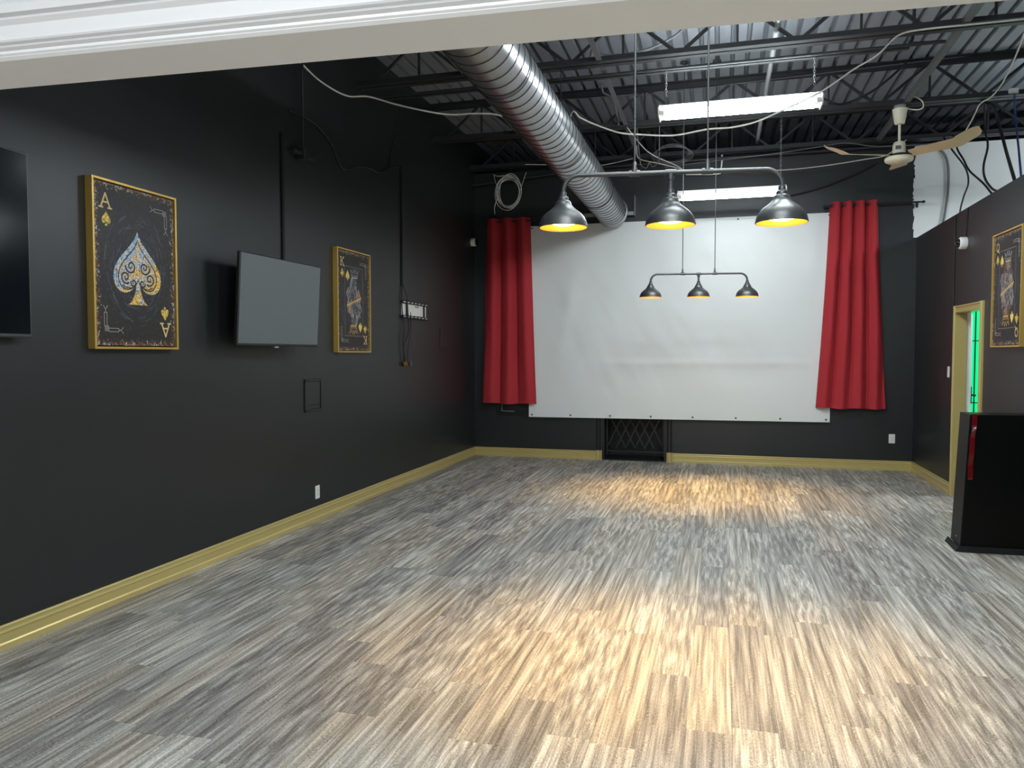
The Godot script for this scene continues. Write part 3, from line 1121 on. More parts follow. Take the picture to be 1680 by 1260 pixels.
func wall_things() -> void:
	picture("framed_card", "gold framed ace of spades picture with one large ornate spade", V(LX, 2.047, -3.93), PI / 2, 0.70, 1.0, "A", 5)
	picture("framed_card", "gold framed king of spades picture beside the tilted grey television", V(LX, 2.03, -6.815), PI / 2, 0.70, 1.0, "K", 6)
	picture("framed_card", "gold framed queen of spades picture on the partition above the counter", V(RX, 2.075, -7.40), -PI / 2, 0.70, 1.0, "Q", 7)

	# television near the doorway, flat on the wall
	var t := thing("television", "dark glossy television flat on the wall nearest the doorway", "television", V(LX, 2.08, -2.33))
	var st := mb()
	box(st, V(0.055, 0, 0), V(0.03, 0.955, 1.64), 0.006)
	part("casing", st, M.tv_rim, t)
	st = mb()
	box(st, V(0.0705, 0.004, 0), V(0.004, 0.925, 1.618), 0.001)
	part("screen", st, M.tv_glossy, t)
	st = mb()
	box(st, V(0.02, 0, 0), V(0.04, 0.4, 0.5), 0.004)
	part("wall_mount", st, M.black, t)

	# television tilted down on an arm
	t = thing("television", "grey switched off television tilted out from the wall between two framed cards", "television", V(-3.345, 1.918, -5.30))
	t.rotation_degrees = V(0, -0.9, -3.3)
	st = mb()
	box(st, V(-0.016, 0, 0), V(0.032, 0.684, 1.10), 0.006)
	part("casing", st, M.black, t)
	st = mb()
	box(st, V(0.001, 0.006, 0), V(0.004, 0.658, 1.084), 0.001)
	part("screen", st, M.tv_screen, t)
	st = mb()
	box(st, V(-0.01, -0.349, 0.05), V(0.02, 0.014, 0.05), 0.003)
	part("sensor", st, M.galv_dull, t)
	st = mb()
	box(st, V(-0.06, 0.0, 0), V(0.06, 0.4, 0.46), 0.01)
	part("rear_cover", st, M.black, t)
	st = mb()
	box(st, V(-0.125, 0, 0), V(0.10, 0.06, 0.10), 0.006)
	box(st, V(-0.186, 0, 0), V(0.018, 0.24, 0.40), 0.004)
	part("mount_arm", st, M.black, t)

	# cable raceways
	for r in [[-5.62, 2.20, 3.36, "black cable raceway rising from the tilted television"], [-8.06, 2.29, 3.66, "black cable raceway above the empty mounting plate"]]:
		st = mb()
		box(st, V(LX + 0.008, (r[1] + r[2]) / 2, r[0]), V(0.016, r[2] - r[1], 0.032), 0.003)
		tag(part("cable_raceway", st, M.rubber, self), r[3], "raceway")

	# empty television mount over a white plate
	t = thing("mounting_plate", "white recessed plate in a black slotted mount with loose cables", "wall mount", V(LX, 2.03, -8.41))
	st = mb()
	box(st, V(0.008, 0, 0), V(0.016, 0.15, 0.72), 0.002)
	part("white_plate", st, M.white_plastic, t)
	for y: float in [-0.083, 0.083]:
		st = mb()
		box(st, V(0.022, y, 0), V(0.02, 0.034, 0.76), 0.002)
		var rail := part("slotted_rail", st, M.black, t)
		for k in 7:
			st = mb()
			box(st, V(0.0325, y, -0.33 + k * 0.11), V(0.001, 0.009, 0.05))
			part("slot", st, M.white_plastic, rail)
	for z: float in [-0.27, 0.26]:
		st = mb()
		box(st, V(0.026, 0, z), V(0.014, 0.14, 0.03), 0.002)
		part("cross_rail", st, M.black, t)
	st = mb()
	box(st, V(0.02, 0.045, -0.06), V(0.008, 0.02, 0.11), 0.003)
	part("handle_slot", st, M.galv_dull, t)

	t = thing("loose_cables", "thin black cables dangling from a raceway with bare connectors", "cable", V(LX, 0, -8.06))
	var runs := [[V(0.015, 2.31, 0.0), V(0.02, 2.1, 0.03), V(0.02, 1.85, 0.0), V(0.03, 1.62, 0.03), V(0.02, 1.42, -0.02)], [V(0.015, 2.31, -0.01), V(0.04, 2.16, -0.06), V(0.04, 1.95, -0.10), V(0.03, 1.74, -0.12), V(0.03, 1.6, 0.02), V(0.02, 1.42, -0.06)], [V(0.045, 2.0, -0.16), V(0.04, 1.8, -0.17), V(0.025, 1.6, -0.13), V(0.02, 1.42, -0.12)]]
	for r in runs:
		st = mb()
		tube(st, smooth(r, 6), 0.0045, 6)
		part("cable", st, M.cable_black, t)
	var ends := [[V(0.02, 1.40, -0.03), M.brass], [V(0.022, 1.405, -0.08), M.brass], [V(0.02, 1.40, -0.22), M.cable_grey], [V(0.02, 1.40, 0.02), M.cable_black]]
	for e in ends:
		st = mb()
		tube(st, [e[0] + V(0, 0.025, 0.01), e[0] + V(0, -0.022, -0.012)], 0.010, 10)
		part("connector", st, e[1], t)

	# flush breaker panel and a blank cover plate, both painted over
	t = thing("breaker_panel", "flush black breaker panel door low on the wall under the king card", "panel", V(LX, 1.145, -6.08))
	st = mb()
	for b in [[-0.145, -0.145, 0.29, 0.018], [0.127, -0.145, 0.29, 0.018]]:
		box(st, V(0.006, b[1] * 0.0 + 0.0, b[0] + 0.009), V(0.012, 0.29, 0.018), 0.002)
	for y: float in [-0.136, 0.136]:
		box(st, V(0.006, y, 0), V(0.012, 0.018, 0.29), 0.002)
	part("frame", st, M.wall, t)
	st = mb()
	box(st, V(0.003, 0.02, 0), V(0.006, 0.208, 0.236), 0.002)
	part("door", st, M.wall, t)
	st = mb()
	box(st, V(0.003, -0.11, 0), V(0.006, 0.03, 0.236), 0.002)
	part("lower_plate", st, M.wall, t)
	st = mb()
	box(st, V(LX + 0.005, 1.72, -9.36), V(0.010, 0.26, 0.17), 0.003)
	tag(part("cover_plate", st, M.wall, self), "blank black cover plate painted over near the far corner", "cover plate")

	outlet("wall_outlet", "white outlet low on the long black wall near the gold baseboard", V(LX, 0.256, -6.14), PI / 2, true)
	outlet("wall_outlet", "white outlet low on the far wall under the wider red curtain", V(2.155, 0.415, BZ), 0.0, true)
	outlet("light_switch", "white light switch beside the gold door casing", V(RX, 1.32, -9.21), -PI / 2, false)

	dome("security_camera", "white dome camera high on the partition above the gold door", V(RX, 2.645, -8.70), V(-1, 0, 0))
	dome("security_camera", "white dome camera high in the far corner beside the narrower curtain", V(LX, 3.15, -10.60), V(1, 0, 0))

	# small black conduit and bracket high on the long wall
	t = thing("wall_conduit_drop", "thin black conduit dropping to a small bracket high on the long wall", "conduit", V(LX, 3.25, -5.88))
	st = mb()
	tube(st, [V(0.05, 0.0, 0), V(0.05, 0.93, 0)], 0.011, 10)
	part("conduit", st, M.steel_black, t)
	st = mb()
	box(st, V(0.03, -0.01, -0.04), V(0.06, 0.03, 0.36), 0.004)
	box(st, V(0.04, -0.01, 0.0), V(0.08, 0.10, 0.06), 0.006)
	part("bracket", st, M.steel_black, t)


func outlet(called: String, label: String, at: Vector3, turn: float, twin: bool) -> void:
	var t := thing(called, label, "outlet" if twin else "switch", at, turn)
	var st := mb()
	box(st, V(0, 0, 0.003), V(0.075, 0.12, 0.006), 0.002)
	part("cover_plate", st, M.white_plastic, t)
	st = mb()
	box(st, V(0, 0, 0.007), V(0.034, 0.068, 0.003), 0.001)
	var face := part("receptacle" if twin else "rocker", st, M.white_trim, t)
	if twin:
		for y: float in [-0.018, 0.018]:
			st = mb()
			for x: float in [-0.006, 0.006]:
				box(st, V(x, y, 0.0088), V(0.0018, 0.008, 0.0008))
			box(st, V(0, y - 0.009, 0.0088), V(0.004, 0.004, 0.0008))
			part("slots", st, M.rubber, face)


func dome(called: String, label: String, at: Vector3, out: Vector3) -> void:
	var t := thing(called, label, "camera", at)
	var up := V(0, 1, 0)
	var xf := Transform3D(Basis(up, out, up.cross(out)), Vector3.ZERO)
	var st := mb()
	lathe(st, [Vector2(0.06, 0.0), Vector2(0.062, 0.01), Vector2(0.062, 0.055), Vector2(0.056, 0.064), Vector2(0.048, 0.067), Vector2(0.0, 0.067)], 32, xf)
	part("housing", st, M.white_plastic, t)
	st = mb()
	var prof := []
	for k in 9:
		prof.append(Vector2(0.044 * cos(PI / 2 * k / 8), 0.066 + 0.036 * sin(PI / 2 * k / 8)))
	lathe(st, prof, 28, xf)
	part("dome", st, M.glass_dark, t)

# ------------------------------------------------------------------ pictures

func bez(a: Vector2, b: Vector2, c: Vector2, d: Vector2, n := 14) -> Array:
	var out := []
	for i in n:
		out.append(a.bezier_interpolate(b, c, d, float(i) / n))
	return out


func spade(c: Vector2, w: float, h: float, turn := 1.0) -> PackedVector2Array:
	var half := bez(Vector2(0, -0.5), Vector2(0.10, -0.26), Vector2(0.5, -0.12), Vector2(0.5, 0.14)) + bez(Vector2(0.5, 0.14), Vector2(0.5, 0.38), Vector2(0.14, 0.42), Vector2(0.04, 0.20), 10) + bez(Vector2(0.04, 0.20), Vector2(0.05, 0.36), Vector2(0.11, 0.45), Vector2(0.20, 0.5), 8)
	half.append(Vector2(0.21, 0.5))
	var out := PackedVector2Array()
	for p in half:
		out.append(c + Vector2(p.x * w, p.y * h) * turn)
	half.reverse()
	for p in half:
		out.append(c + Vector2(-p.x * w, p.y * h) * turn)
	return out


func fill(im: Image, poly: PackedVector2Array, fn: Callable) -> void:
	var r := Rect2(poly[0], Vector2.ZERO)
	for p in poly:
		r = r.expand(p)
	for y in range(maxi(0, int(r.position.y)), mini(im.get_height(), int(r.end.y) + 1)):
		for x in range(maxi(0, int(r.position.x)), mini(im.get_width(), int(r.end.x) + 1)):
			if Geometry2D.is_point_in_polygon(Vector2(x + 0.5, y + 0.5), poly):
				im.set_pixel(x, y, fn.call(x, y))


func stroke(im: Image, pts: Array, w: float, c: Color) -> void:
	for i in pts.size() - 1:
		var a: Vector2 = pts[i]
		var b: Vector2 = pts[i + 1]
		var n := maxi(1, int(a.distance_to(b) * 1.5))
		for k in n + 1:
			var p := a.lerp(b, float(k) / n)
			var r := w / 2.0
			for y in range(int(p.y - r), int(p.y + r) + 1):
				for x in range(int(p.x - r), int(p.x + r) + 1):
					if x >= 0 and y >= 0 and x < im.get_width() and y < im.get_height() and Vector2(x + 0.5, y + 0.5).distance_to(p) <= maxf(r, 0.75):
						im.set_pixel(x, y, im.get_pixel(x, y).lerp(c, c.a))


func letter(im: Image, which: String, c: Vector2, s: float, turn: float, col: Color) -> void:
	var rows := []
	if which == "A":
		rows = [[Vector2(-0.42, 0.5), Vector2(0, -0.5)], [Vector2(0, -0.5), Vector2(0.42, 0.5)], [Vector2(-0.25, 0.12), Vector2(0.25, 0.12)], [Vector2(-0.55, 0.5), Vector2(-0.25, 0.5)], [Vector2(0.25, 0.5), Vector2(0.55, 0.5)]]
	elif which == "K":
		rows = [[Vector2(-0.28, -0.5), Vector2(-0.28, 0.5)], [Vector2(0.4, -0.5), Vector2(-0.28, 0.1)], [Vector2(-0.05, -0.1), Vector2(0.42, 0.5)], [Vector2(-0.42, -0.5), Vector2(-0.12, -0.5)], [Vector2(-0.42, 0.5), Vector2(-0.12, 0.5)], [Vector2(0.25, 0.5), Vector2(0.55, 0.5)], [Vector2(0.22, -0.5), Vector2(0.5, -0.5)]]
	else:
		var o := []
		for k in 25:
			o.append(Vector2(0.4 * cos(TAU * k / 24), -0.05 + 0.45 * sin(TAU * k / 24)))
		rows = [o, [Vector2(0.02, 0.15), Vector2(0.42, 0.58)]]
	for r in rows:
		stroke(im, r.map(func(p: Vector2) -> Vector2: return c + p * s * turn), maxf(2.0, s * 0.13), col)


func card_image(which: String, sd: int) -> Image:
	var W := 392
	var H := 568
	var im := Image.create(W, H, false, Image.FORMAT_RGB8)
	var r := RandomNumberGenerator.new()
	r.seed = sd
	var n1 := noise(0.012, sd, 4)
	var n2 := noise(0.05, sd + 1, 4)
	var n3 := noise(0.11, sd + 2, 3)
	var mid := Vector2(W, H) / 2.0
	for y in H:
		for x in W:
			var a := n1.get_noise_2d(x, y)
			var b := n2.get_noise_2d(x, y)
			var k := clampf(1.0 - Vector2((x - mid.x) / 150.0, (y - mid.y) / 190.0).length(), 0.0, 1.0)
			var c := Color(0.125, 0.105, 0.095).lerp(Color(0.08, 0.09, 0.16), clampf(k * 1.4 + a, 0.0, 1.0))
			c = c * (1.0 + 0.5 * b)
			var e := float(mini(mini(x, W - 1 - x), mini(y, H - 1 - y)))
			if e < 16.0 + 28.0 * n3.get_noise_2d(x * 0.6, y * 0.6) - 6.0:
				var t := n2.get_noise_2d(x * 0.5 + 300.0, y * 0.5)
				c = Color(0.62, 0.37, 0.14).lerp(Color(0.86, 0.83, 0.80), clampf(t * 2.0 + 0.45, 0.0, 1.0)) * (0.65 + 0.6 * n3.get_noise_2d(x + 50.0, y))
			im.set_pixel(x, y, c)
	var gold := Color(0.93, 0.80, 0.33)
	var silver := Color(0.70, 0.69, 0.66)
	# specks and loose brush strokes
	for k in 230:
		var p := Vector2(r.randf_range(30, W - 30), r.randfn(mid.y, 110.0))
		if p.y > 5 and p.y < H - 6:
			stroke(im, [p, p], 1.0, Color(0.75, 0.78, 0.82, r.randf_range(0.3, 0.95)))
	for k in 150:
		var a := r.randf_range(0, TAU)
		var d := r.randf_range(85, 185)
		var pts := []
		for i in 8:
			pts.append(mid + Vector2(cos(a + i * 0.035) * d * 0.85, sin(a + i * 0.035) * d * 1.15))
		stroke(im, pts, 1.0, Color(0.42, 0.46, 0.56, r.randf_range(0.2, 0.7)))
	# corner brackets
	for s: float in [1.0, -1.0]:
		var o := mid + Vector2(W / 2.0 - 40, -H / 2.0 + 52) * s
		var ln := func(rows: Array) -> void:
			stroke(im, rows.map(func(p: Vector2) -> Vector2: return o + p * s), 2.0, silver)
		ln.call([Vector2(0, 0), Vector2(-16, 0), Vector2(-16, 16), Vector2(0, 16), Vector2(0, 0)])
		ln.call([Vector2(-5, 5), Vector2(-12, 5), Vector2(-12, 12), Vector2(-5, 12), Vector2(-5, 5)])
		ln.call([Vector2(-16, -3), Vector2(-62, -3), Vector2(-62, 9), Vector2(-16, 9)])
		ln.call([Vector2(-62, 3), Vector2(-72, 3), Vector2(-84, -8)])
		ln.call([Vector2(-72, 3), Vector2(-84, 13)])
		ln.call([Vector2(3, 16), Vector2(3, 64), Vector2(-9, 64), Vector2(-9, 16)])
		ln.call([Vector2(-3, 64), Vector2(-3, 74), Vector2(6, 88)])
		ln.call([Vector2(-3, 74), Vector2(-12, 88)])
	var gleam := func(x: int, y: int) -> Color:
		return gold * (0.85 + 0.5 * n2.get_noise_2d(x * 1.5, y * 1.5))
	for s: float in [1.0, -1.0]:
		letter(im, which, mid + Vector2(-W / 2.0 + 52, -H / 2.0 + 62) * s, 50.0 if which == "A" else 46.0, s, Color(0.85, 0.74, 0.5))
		fill(im, spade(mid + Vector2(-W / 2.0 + 54, -H / 2.0 + 124) * s, 40, 52, s), gleam)
	if which == "A":
		var body := spade(mid + Vector2(4, 0), 236, 268)
		var paint := func(x: int, y: int) -> Color:
			var t := clampf((x - 100) / 260.0 * 0.55 + (y - 150) / 280.0 * 0.75 + 0.8 * n1.get_noise_2d(x * 2.0, y * 2.0), 0.0, 1.0)
			var c := Color(0.50, 0.66, 0.78).lerp(Color(0.74, 0.74, 0.78), clampf(t * 3.0, 0, 1)).lerp(Color(0.88, 0.70, 0.32), clampf(t * 2.0 - 0.9, 0, 1))
			var veins := absf(n2.get_noise_2d(x * 1.3, y * 1.3))
			return c * (0.25 + 0.85 * smoothstep(0.0, 0.16, veins))
		fill(im, body, paint)
		var dark := Color(0.07, 0.06, 0.07)
		var rim: Array = []
		for p in body:
			rim.append(mid + Vector2(4, 6) + (p - mid - Vector2(4, 0)) * Vector2(0.80, 0.80))
		stroke(im, rim.slice(0, 24) , 4.0, dark)
		stroke(im, rim.slice(rim.size() - 24), 4.0, dark)
		for s: float in [-1.0, 1.0]:
			for sp in [[Vector2(34, -8), 26.0, 1.0], [Vector2(60, 32), 24.0, -1.0], [Vector2(22, 50), 14.0, 1.0]]:
				var pts := []
				var pale := []
				for i in 40:
					var a: float = i * 0.23 * sp[2] + (0.0 if sp[2] > 0 else 2.2)
					var rr: float = sp[1] * (1.0 - i / 44.0)
					pts.append(mid + Vector2(4, 4) + Vector2((sp[0].x + cos(a) * rr) * s, sp[0].y + sin(a) * rr))
					pale.append(mid + Vector2(4, 4) + Vector2((sp[0].x + cos(a) * (rr - 5.0)) * s, sp[0].y + sin(a) * (rr - 5.0)))
				stroke(im, pts, 6.0, dark)
				stroke(im, pale, 4.5, Color(0.70, 0.68, 0.70))
			var sweep := bez(mid + Vector2(4, -70), mid + Vector2(4 + 14 * s, -30), mid + Vector2(4 + 90 * s, -20), mid + Vector2(4 + 86 * s, 44), 20)
			stroke(im, sweep, 3.0, Color(0.62, 0.60, 0.62))
			var under := bez(mid + Vector2(4, 40), mid + Vector2(4 + 10 * s, 76), mid + Vector2(4 + 50 * s, 84), mid + Vector2(4 + 80 * s, 62), 16)
			stroke(im, under, 4.0, dark)
		stroke(im, [mid + Vector2(4, -100), mid + Vector2(4, 60)], 2.0, Color(0.85, 0.8, 0.55))
	else:
		court(im, which, r, mid)
	return im


func court(im: Image, which: String, r: RandomNumberGenerator, mid: Vector2) -> void:
	# a generic crowned figure drawn twice, head up and head down, in a thin frame
	var fx := 112.0
	var fy := 200.0
	var silver := Color(0.66, 0.68, 0.70)
	var gold := Color(0.88, 0.68, 0.30)
	stroke(im, [mid + Vector2(-fx, -fy), mid + Vector2(fx, -fy), mid + Vector2(fx, fy), mid + Vector2(-fx, fy), mid + Vector2(-fx, -fy)], 2.0, Color(0.6, 0.58, 0.52))
	var yellow := func(_x: int, _y: int) -> Color: return Color(0.90, 0.78, 0.36)
	for s: float in [1.0, -1.0]:
		var P := func(x: float, y: float) -> Vector2: return mid + Vector2(x, y) * s
		fill(im, spade(P.call(-78, -150), 44, 60, s), yellow)
		# robe
		var robe := PackedVector2Array([P.call(-20, -90), P.call(30, -90), P.call(60, -62), P.call(84, 0), P.call(-84, 0), P.call(-92, -50), P.call(-62, -80)])
		var base := Color(0.20, 0.22, 0.30) if which == "K" else Color(0.32, 0.32, 0.36)
		fill(im, robe, func(x: int, y: int) -> Color: return base * (0.8 + 0.5 * sin(x * 0.25 + y * 0.13)))
		for k in 110:
			var a: Vector2 = P.call(r.randf_range(-84, 78), r.randf_range(-84, 4))
			var b := a + Vector2(r.randf_range(-9, 9), r.randf_range(6, 22))
			var c := [silver, Color(0.36, 0.45, 0.66), gold, Color(0.72, 0.70, 0.62)][r.randi() % 4] as Color
			c.a = r.randf_range(0.5, 1.0)
			stroke(im, [a, b], r.randf_range(1.5, 3.0), c)
		# sleeve lines and hem
		stroke(im, [P.call(-62, -80), P.call(-94, -48), P.call(-70, -6)], 4.0, silver)
		stroke(im, [P.call(60, -64), P.call(86, -26), P.call(70, 4)], 4.0, gold)
		for k in 5:
			stroke(im, [P.call(20 + k * 9, -70), P.call(34 + k * 8, -30), P.call(26 + k * 9, 2)], 2.5, [gold, silver][k % 2])
		# face
		var face := PackedVector2Array([P.call(-14, -138), P.call(30, -138), P.call(36, -112), P.call(24, -92), P.call(4, -88), P.call(-12, -104)])
		fill(im, face, func(_x: int, _y: int) -> Color: return Color(0.34, 0.31, 0.29) if which == "K" else Color(0.52, 0.42, 0.35))
		stroke(im, [P.call(14, -122), P.call(26, -122)], 3.0, Color(0.08, 0.08, 0.09))
		stroke(im, [P.call(20, -118), P.call(30, -108), P.call(22, -106)], 2.0, silver)
		stroke(im, [P.call(12, -100), P.call(26, -99)], 2.5, Color(0.10, 0.07, 0.07))
		# hair and beard
		var hairc := silver if which == "K" else Color(0.52, 0.34, 0.20)
		for k in 9:
			stroke(im, [P.call(-14 - k * 2.2, -138), P.call(-20 - k * 3.2, -112), P.call(-22 - k * 4.0, -86 + k * 2.0)], 2.0, hairc.darkened(0.08 * (k % 3)))
		if which == "K":
			for k in 7:
				stroke(im, [P.call(2 + k * 5, -94), P.call(4 + k * 4.5, -72)], 2.0, silver)
		else:
			for k in 5:
				stroke(im, [P.call(34 + k * 2, -138), P.call(42 + k * 3, -112), P.call(40 + k * 4, -80)], 2.0, hairc)
		# crown
		var cc := silver if s > 0 else gold
		stroke(im, [P.call(-26, -140), P.call(42, -140)], 6.0, cc)
		stroke(im, [P.call(-24, -148), P.call(40, -148)], 2.5, cc)
		stroke(im, [P.call(-26, -142), P.call(-40, -184), P.call(-14, -164), P.call(-4, -190), P.call(8, -166), P.call(22, -190), P.call(32, -164), P.call(56, -184), P.call(42, -142)], 3.0, cc)
		for k in 6:
			stroke(im, [P.call(-26 + k * 13, -155), P.call(-25 + k * 13, -154)], 5.0, gold)
	# belt between the two halves
	stroke(im, [mid + Vector2(-88, 26), mid + Vector2(88, -26)], 7.0, gold)
	stroke(im, [mid + Vector2(-88, 36), mid + Vector2(88, -16)], 2.0, silver)


func picture(called: String, label: String, at: Vector3, turn: float, w: float, h: float, which: String, sd: int) -> void:
	var t := thing(called, label, "picture", at, turn, "")
	var d := 0.052
	var lip := 0.014
	var st := mb()
	for s: float in [-1.0, 1.0]:
		box(st, V(s * (w / 2 - lip / 2), 0, d / 2), V(lip, h, d), 0.0015)
		box(st, V(0, s * (h / 2 - lip / 2), d / 2), V(w - lip * 2, lip, d), 0.0015)
	part("frame", st, M.gold_frame, t)
	st = mb()
	box(st, V(0, 0, 0.012), V(w - lip * 2, h - lip * 2, 0.012))
	part("backing", st, M.rubber, t)
	var cw := w - lip * 2 - 0.014
	var chh := h - lip * 2 - 0.014
	st = mb()
	box(st, V(0, 0, 0.028), V(cw, chh, 0.024), 0.001)
	part("canvas", st, M.rubber, t)
	st = mb()
	var q := [V(-cw / 2, chh / 2, 0.0405), V(cw / 2, chh / 2, 0.0405), V(cw / 2, -chh / 2, 0.0405), V(-cw / 2, -chh / 2, 0.0405)]
	var u := [Vector2(0, 0), Vector2(1, 0), Vector2(1, 1), Vector2(0, 1)]
	var n := V(0, 0, 1)
	tri(st, q[0], q[1], q[2], n, n, n, u[0], u[1], u[2])
	tri(st, q[0], q[2], q[3], n, n, n, u[0], u[2], u[3])
	var m := mat(Color(1, 1, 1), 0.5)
	m.albedo_texture = ImageTexture.create_from_image(card_image(which, sd))
	m.texture_repeat = false
	part("print", st, m, t)

# ------------------------------------------------------------------ counter, fans, cables

func counter() -> void:
	var t := thing("bar_counter", "glossy black upholstered bar counter with a red ribbon by the partition", "counter", V(0, 0, 0))
	var st := mb()
	# end panel leans outward to its foot; front panel runs to the partition
	var H := 1.055
	var b := [V(1.815, 0.03, -6.78), V(1.795, 0.03, -6.465), V(2.39, 0.03, -6.49), V(2.39, 0.03, -6.80)]
	var tp := [V(1.85, H, -6.74), V(1.838, H, -6.45), V(2.39, H, -6.47), V(2.39, H, -6.74)]
	var mid := V(2.1, 0.5, -6.6)
	for i in 4:
		var j := (i + 1) % 4
		var n: Vector3 = (b[j] - b[i]).cross(tp[i] - b[i]).normalized()
		if n.dot((b[i] + tp[j]) / 2.0 - mid) < 0:
			n = -n
		if i == 0:
			continue
		quad(st, b[i], b[j], tp[j], tp[i], n)
	quad(st, tp[0], tp[1], tp[2], tp[3], Vector3.UP)
	quad(st, b[0], b[1], b[2], b[3], Vector3.DOWN)
	part("body", st, M.vinyl, t)
	st = mb()
	var n0: Vector3 = (b[1] - b[0]).cross(tp[0] - b[0]).normalized()
	if n0.x > 0:
		n0 = -n0
	var o := n0 * 0.006
	quad(st, b[0] + o, b[1] + o, tp[1] + o, tp[0] + o, n0)
	quad(st, b[0], b[0] + o, tp[0] + o, tp[0], V(0, 0, -1))
	quad(st, b[1], b[1] + o, tp[1] + o, tp[1], V(0, 0, 1))
	quad(st, tp[0], tp[0] + o, tp[1] + o, tp[1], Vector3.UP)
	part("end_panel", st, M.vinyl_end, t)
	st = mb()
	extrude(st, [Vector2(0, 0), Vector2(0.03, 0), Vector2(0.012, 0.045), Vector2(0, 0.045)], V(1.775, 0, -6.462), V(2.39, 0, -6.485), V(0, 0, 1), V(0, 1, 0))
	extrude(st, [Vector2(0, 0), Vector2(0.03, 0), Vector2(0.010, 0.035), Vector2(0, 0.035)], V(1.80, 0, -6.80), V(1.785, 0, -6.45), V(-1, 0, 0), V(0, 1, 0))
	part("skirting", st, M.vinyl_end, t)
	st = mb()
	span(st, V(1.83, 0.001, -6.77), V(2.38, 0.034, -6.50))
	part("plinth", st, M.rubber, t)
	st = mb()
	tube(st, [V(1.806, 0.09, -6.60), V(1.796, 0.09, -6.60)], 0.006, 8)
	part("screw", st, M.galv_dull, t)

	st = mb()
	# ribbon: over the top edge, down the front with one twist
	var path := [V(1.880, H + 0.003, -6.53), V(1.866, H + 0.006, -6.455), V(1.860, 1.02, -6.444), V(1.858, 0.955, -6.440), V(1.852, 0.92, -6.436), V(1.848, 0.86, -6.438), V(1.845, 0.78, -6.442), V(1.842, 0.70, -6.444), V(1.841, 0.63, -6.446), V(1.840, 0.56, -6.449)]
	var line := smooth(path, 6)
	var strip := func(u: float, v: float) -> Vector3:
		var k := v * (line.size() - 1)
		var i := mini(int(k), line.size() - 2)
		var p: Vector3 = line[i].lerp(line[i + 1], k - i)
		var tw := 0.9 * exp(-pow((v - 0.36) / 0.05, 2.0)) + 0.7 * exp(-pow((v - 0.46) / 0.05, 2.0))
		var dir := V(cos(tw), 0.35 * sin(tw), 0.3 * sin(tw))
		return p + dir * (u - 0.5) * 0.036 + V(0, 0, 0.006 + 0.006 * sin(v * 21.0) * smoothstep(0.2, 0.4, v))
	sheet(st, 6, 60, strip, 0.001)
	tag(part("red_ribbon", st, M.ribbon, self), "shiny red ribbon hanging down the corner of the black counter", "ribbon")


func fan(label: String, at: Vector3, turns: Array) -> void:
	# origin at the centre of the motor; three bent blades
	var t := thing("ceiling_fan", label, "ceiling fan", at)
	var top := CHORD - at.y
	var st := mb()
	lathe(st, [Vector2(0.035, top - 0.20), Vector2(0.05, top - 0.19), Vector2(0.058, top - 0.15), Vector2(0.075, top - 0.05), Vector2(0.075, top - 0.035), Vector2(0.0, top - 0.035)], 28)
	part("canopy", st, M.cream, t)
	st = mb()
	lathe(st, [Vector2(0.06, top - 0.036), Vector2(0.06, top)], 20)
	part("mounting_box", st, M.galv_dull, t)
	st = mb()
	tube(st, [V(0, top - 0.19, 0), V(0, 0.14, 0)], 0.014, 12)
	part("down_rod", st, M.cream, t)
	st = mb()
	lathe(st, [Vector2(0.066, 0.02), Vector2(0.064, 0.13), Vector2(0.05, 0.155), Vector2(0.02, 0.165)], 28)
	var sleeve := part("sleeve", st, M.cream, t)
	st = mb()
	box(st, V(-0.02, 0.085, 0.062), V(0.055, 0.04, 0.008), 0.002)
	part("rating_plate", st, M.cable_grey, sleeve)
	st = mb()
	lathe(st, [Vector2(0.0, -0.075), Vector2(0.09, -0.07), Vector2(0.135, -0.05), Vector2(0.143, -0.03), Vector2(0.14, -0.012), Vector2(0.128, -0.006)], 36)
	part("motor_cover", st, M.cream, t)
	st = mb()
	lathe(st, [Vector2(0.126, -0.008), Vector2(0.132, 0.004), Vector2(0.126, 0.014), Vector2(0.07, 0.03)], 36)
	part("motor_band", st, M.black, t)
	st = mb()
	var wing := func(u: float, v: float) -> Vector3:
		var x := lerpf(0.12, 0.82, u)
		var half := lerpf(0.055, 0.092, smoothstep(0.0, 0.7, u))
		if u > 0.86:
			half *= sqrt(maxf(0.02, 1.0 - pow((u - 0.86) / 0.145, 2.0)))
		var y := 0.012 + 0.085 * smoothstep(0.66, 0.74, u) * (u - 0.66) / 0.34 + 0.045 * (v - 0.5)
		return V(x, y, (v - 0.5) * 2.0 * half)
	sheet(st, 40, 8, wing, 0.004)
	var mesh := st.commit()
	for a in turns:
		var o := put("blade", mesh, M.blade, t)
		o.rotation_degrees.y = a


func fans() -> void:
	fan("cream three blade ceiling fan hanging near the white painted wall", V(1.83, 3.64, -9.05), [-41.0, 79.0, 199.0])
	fan("cream ceiling fan of which one blade tip shows at the top corner", V(2.40, 3.52, -5.02), [178.0, 58.0, -62.0])


func cable(called: String, label: String, pts: Array, r: float, m: Material) -> void:
	var st := mb()
	tube(st, smooth(pts, 6), r, 7)
	tag(part(called, st, m, self), label, "cable")


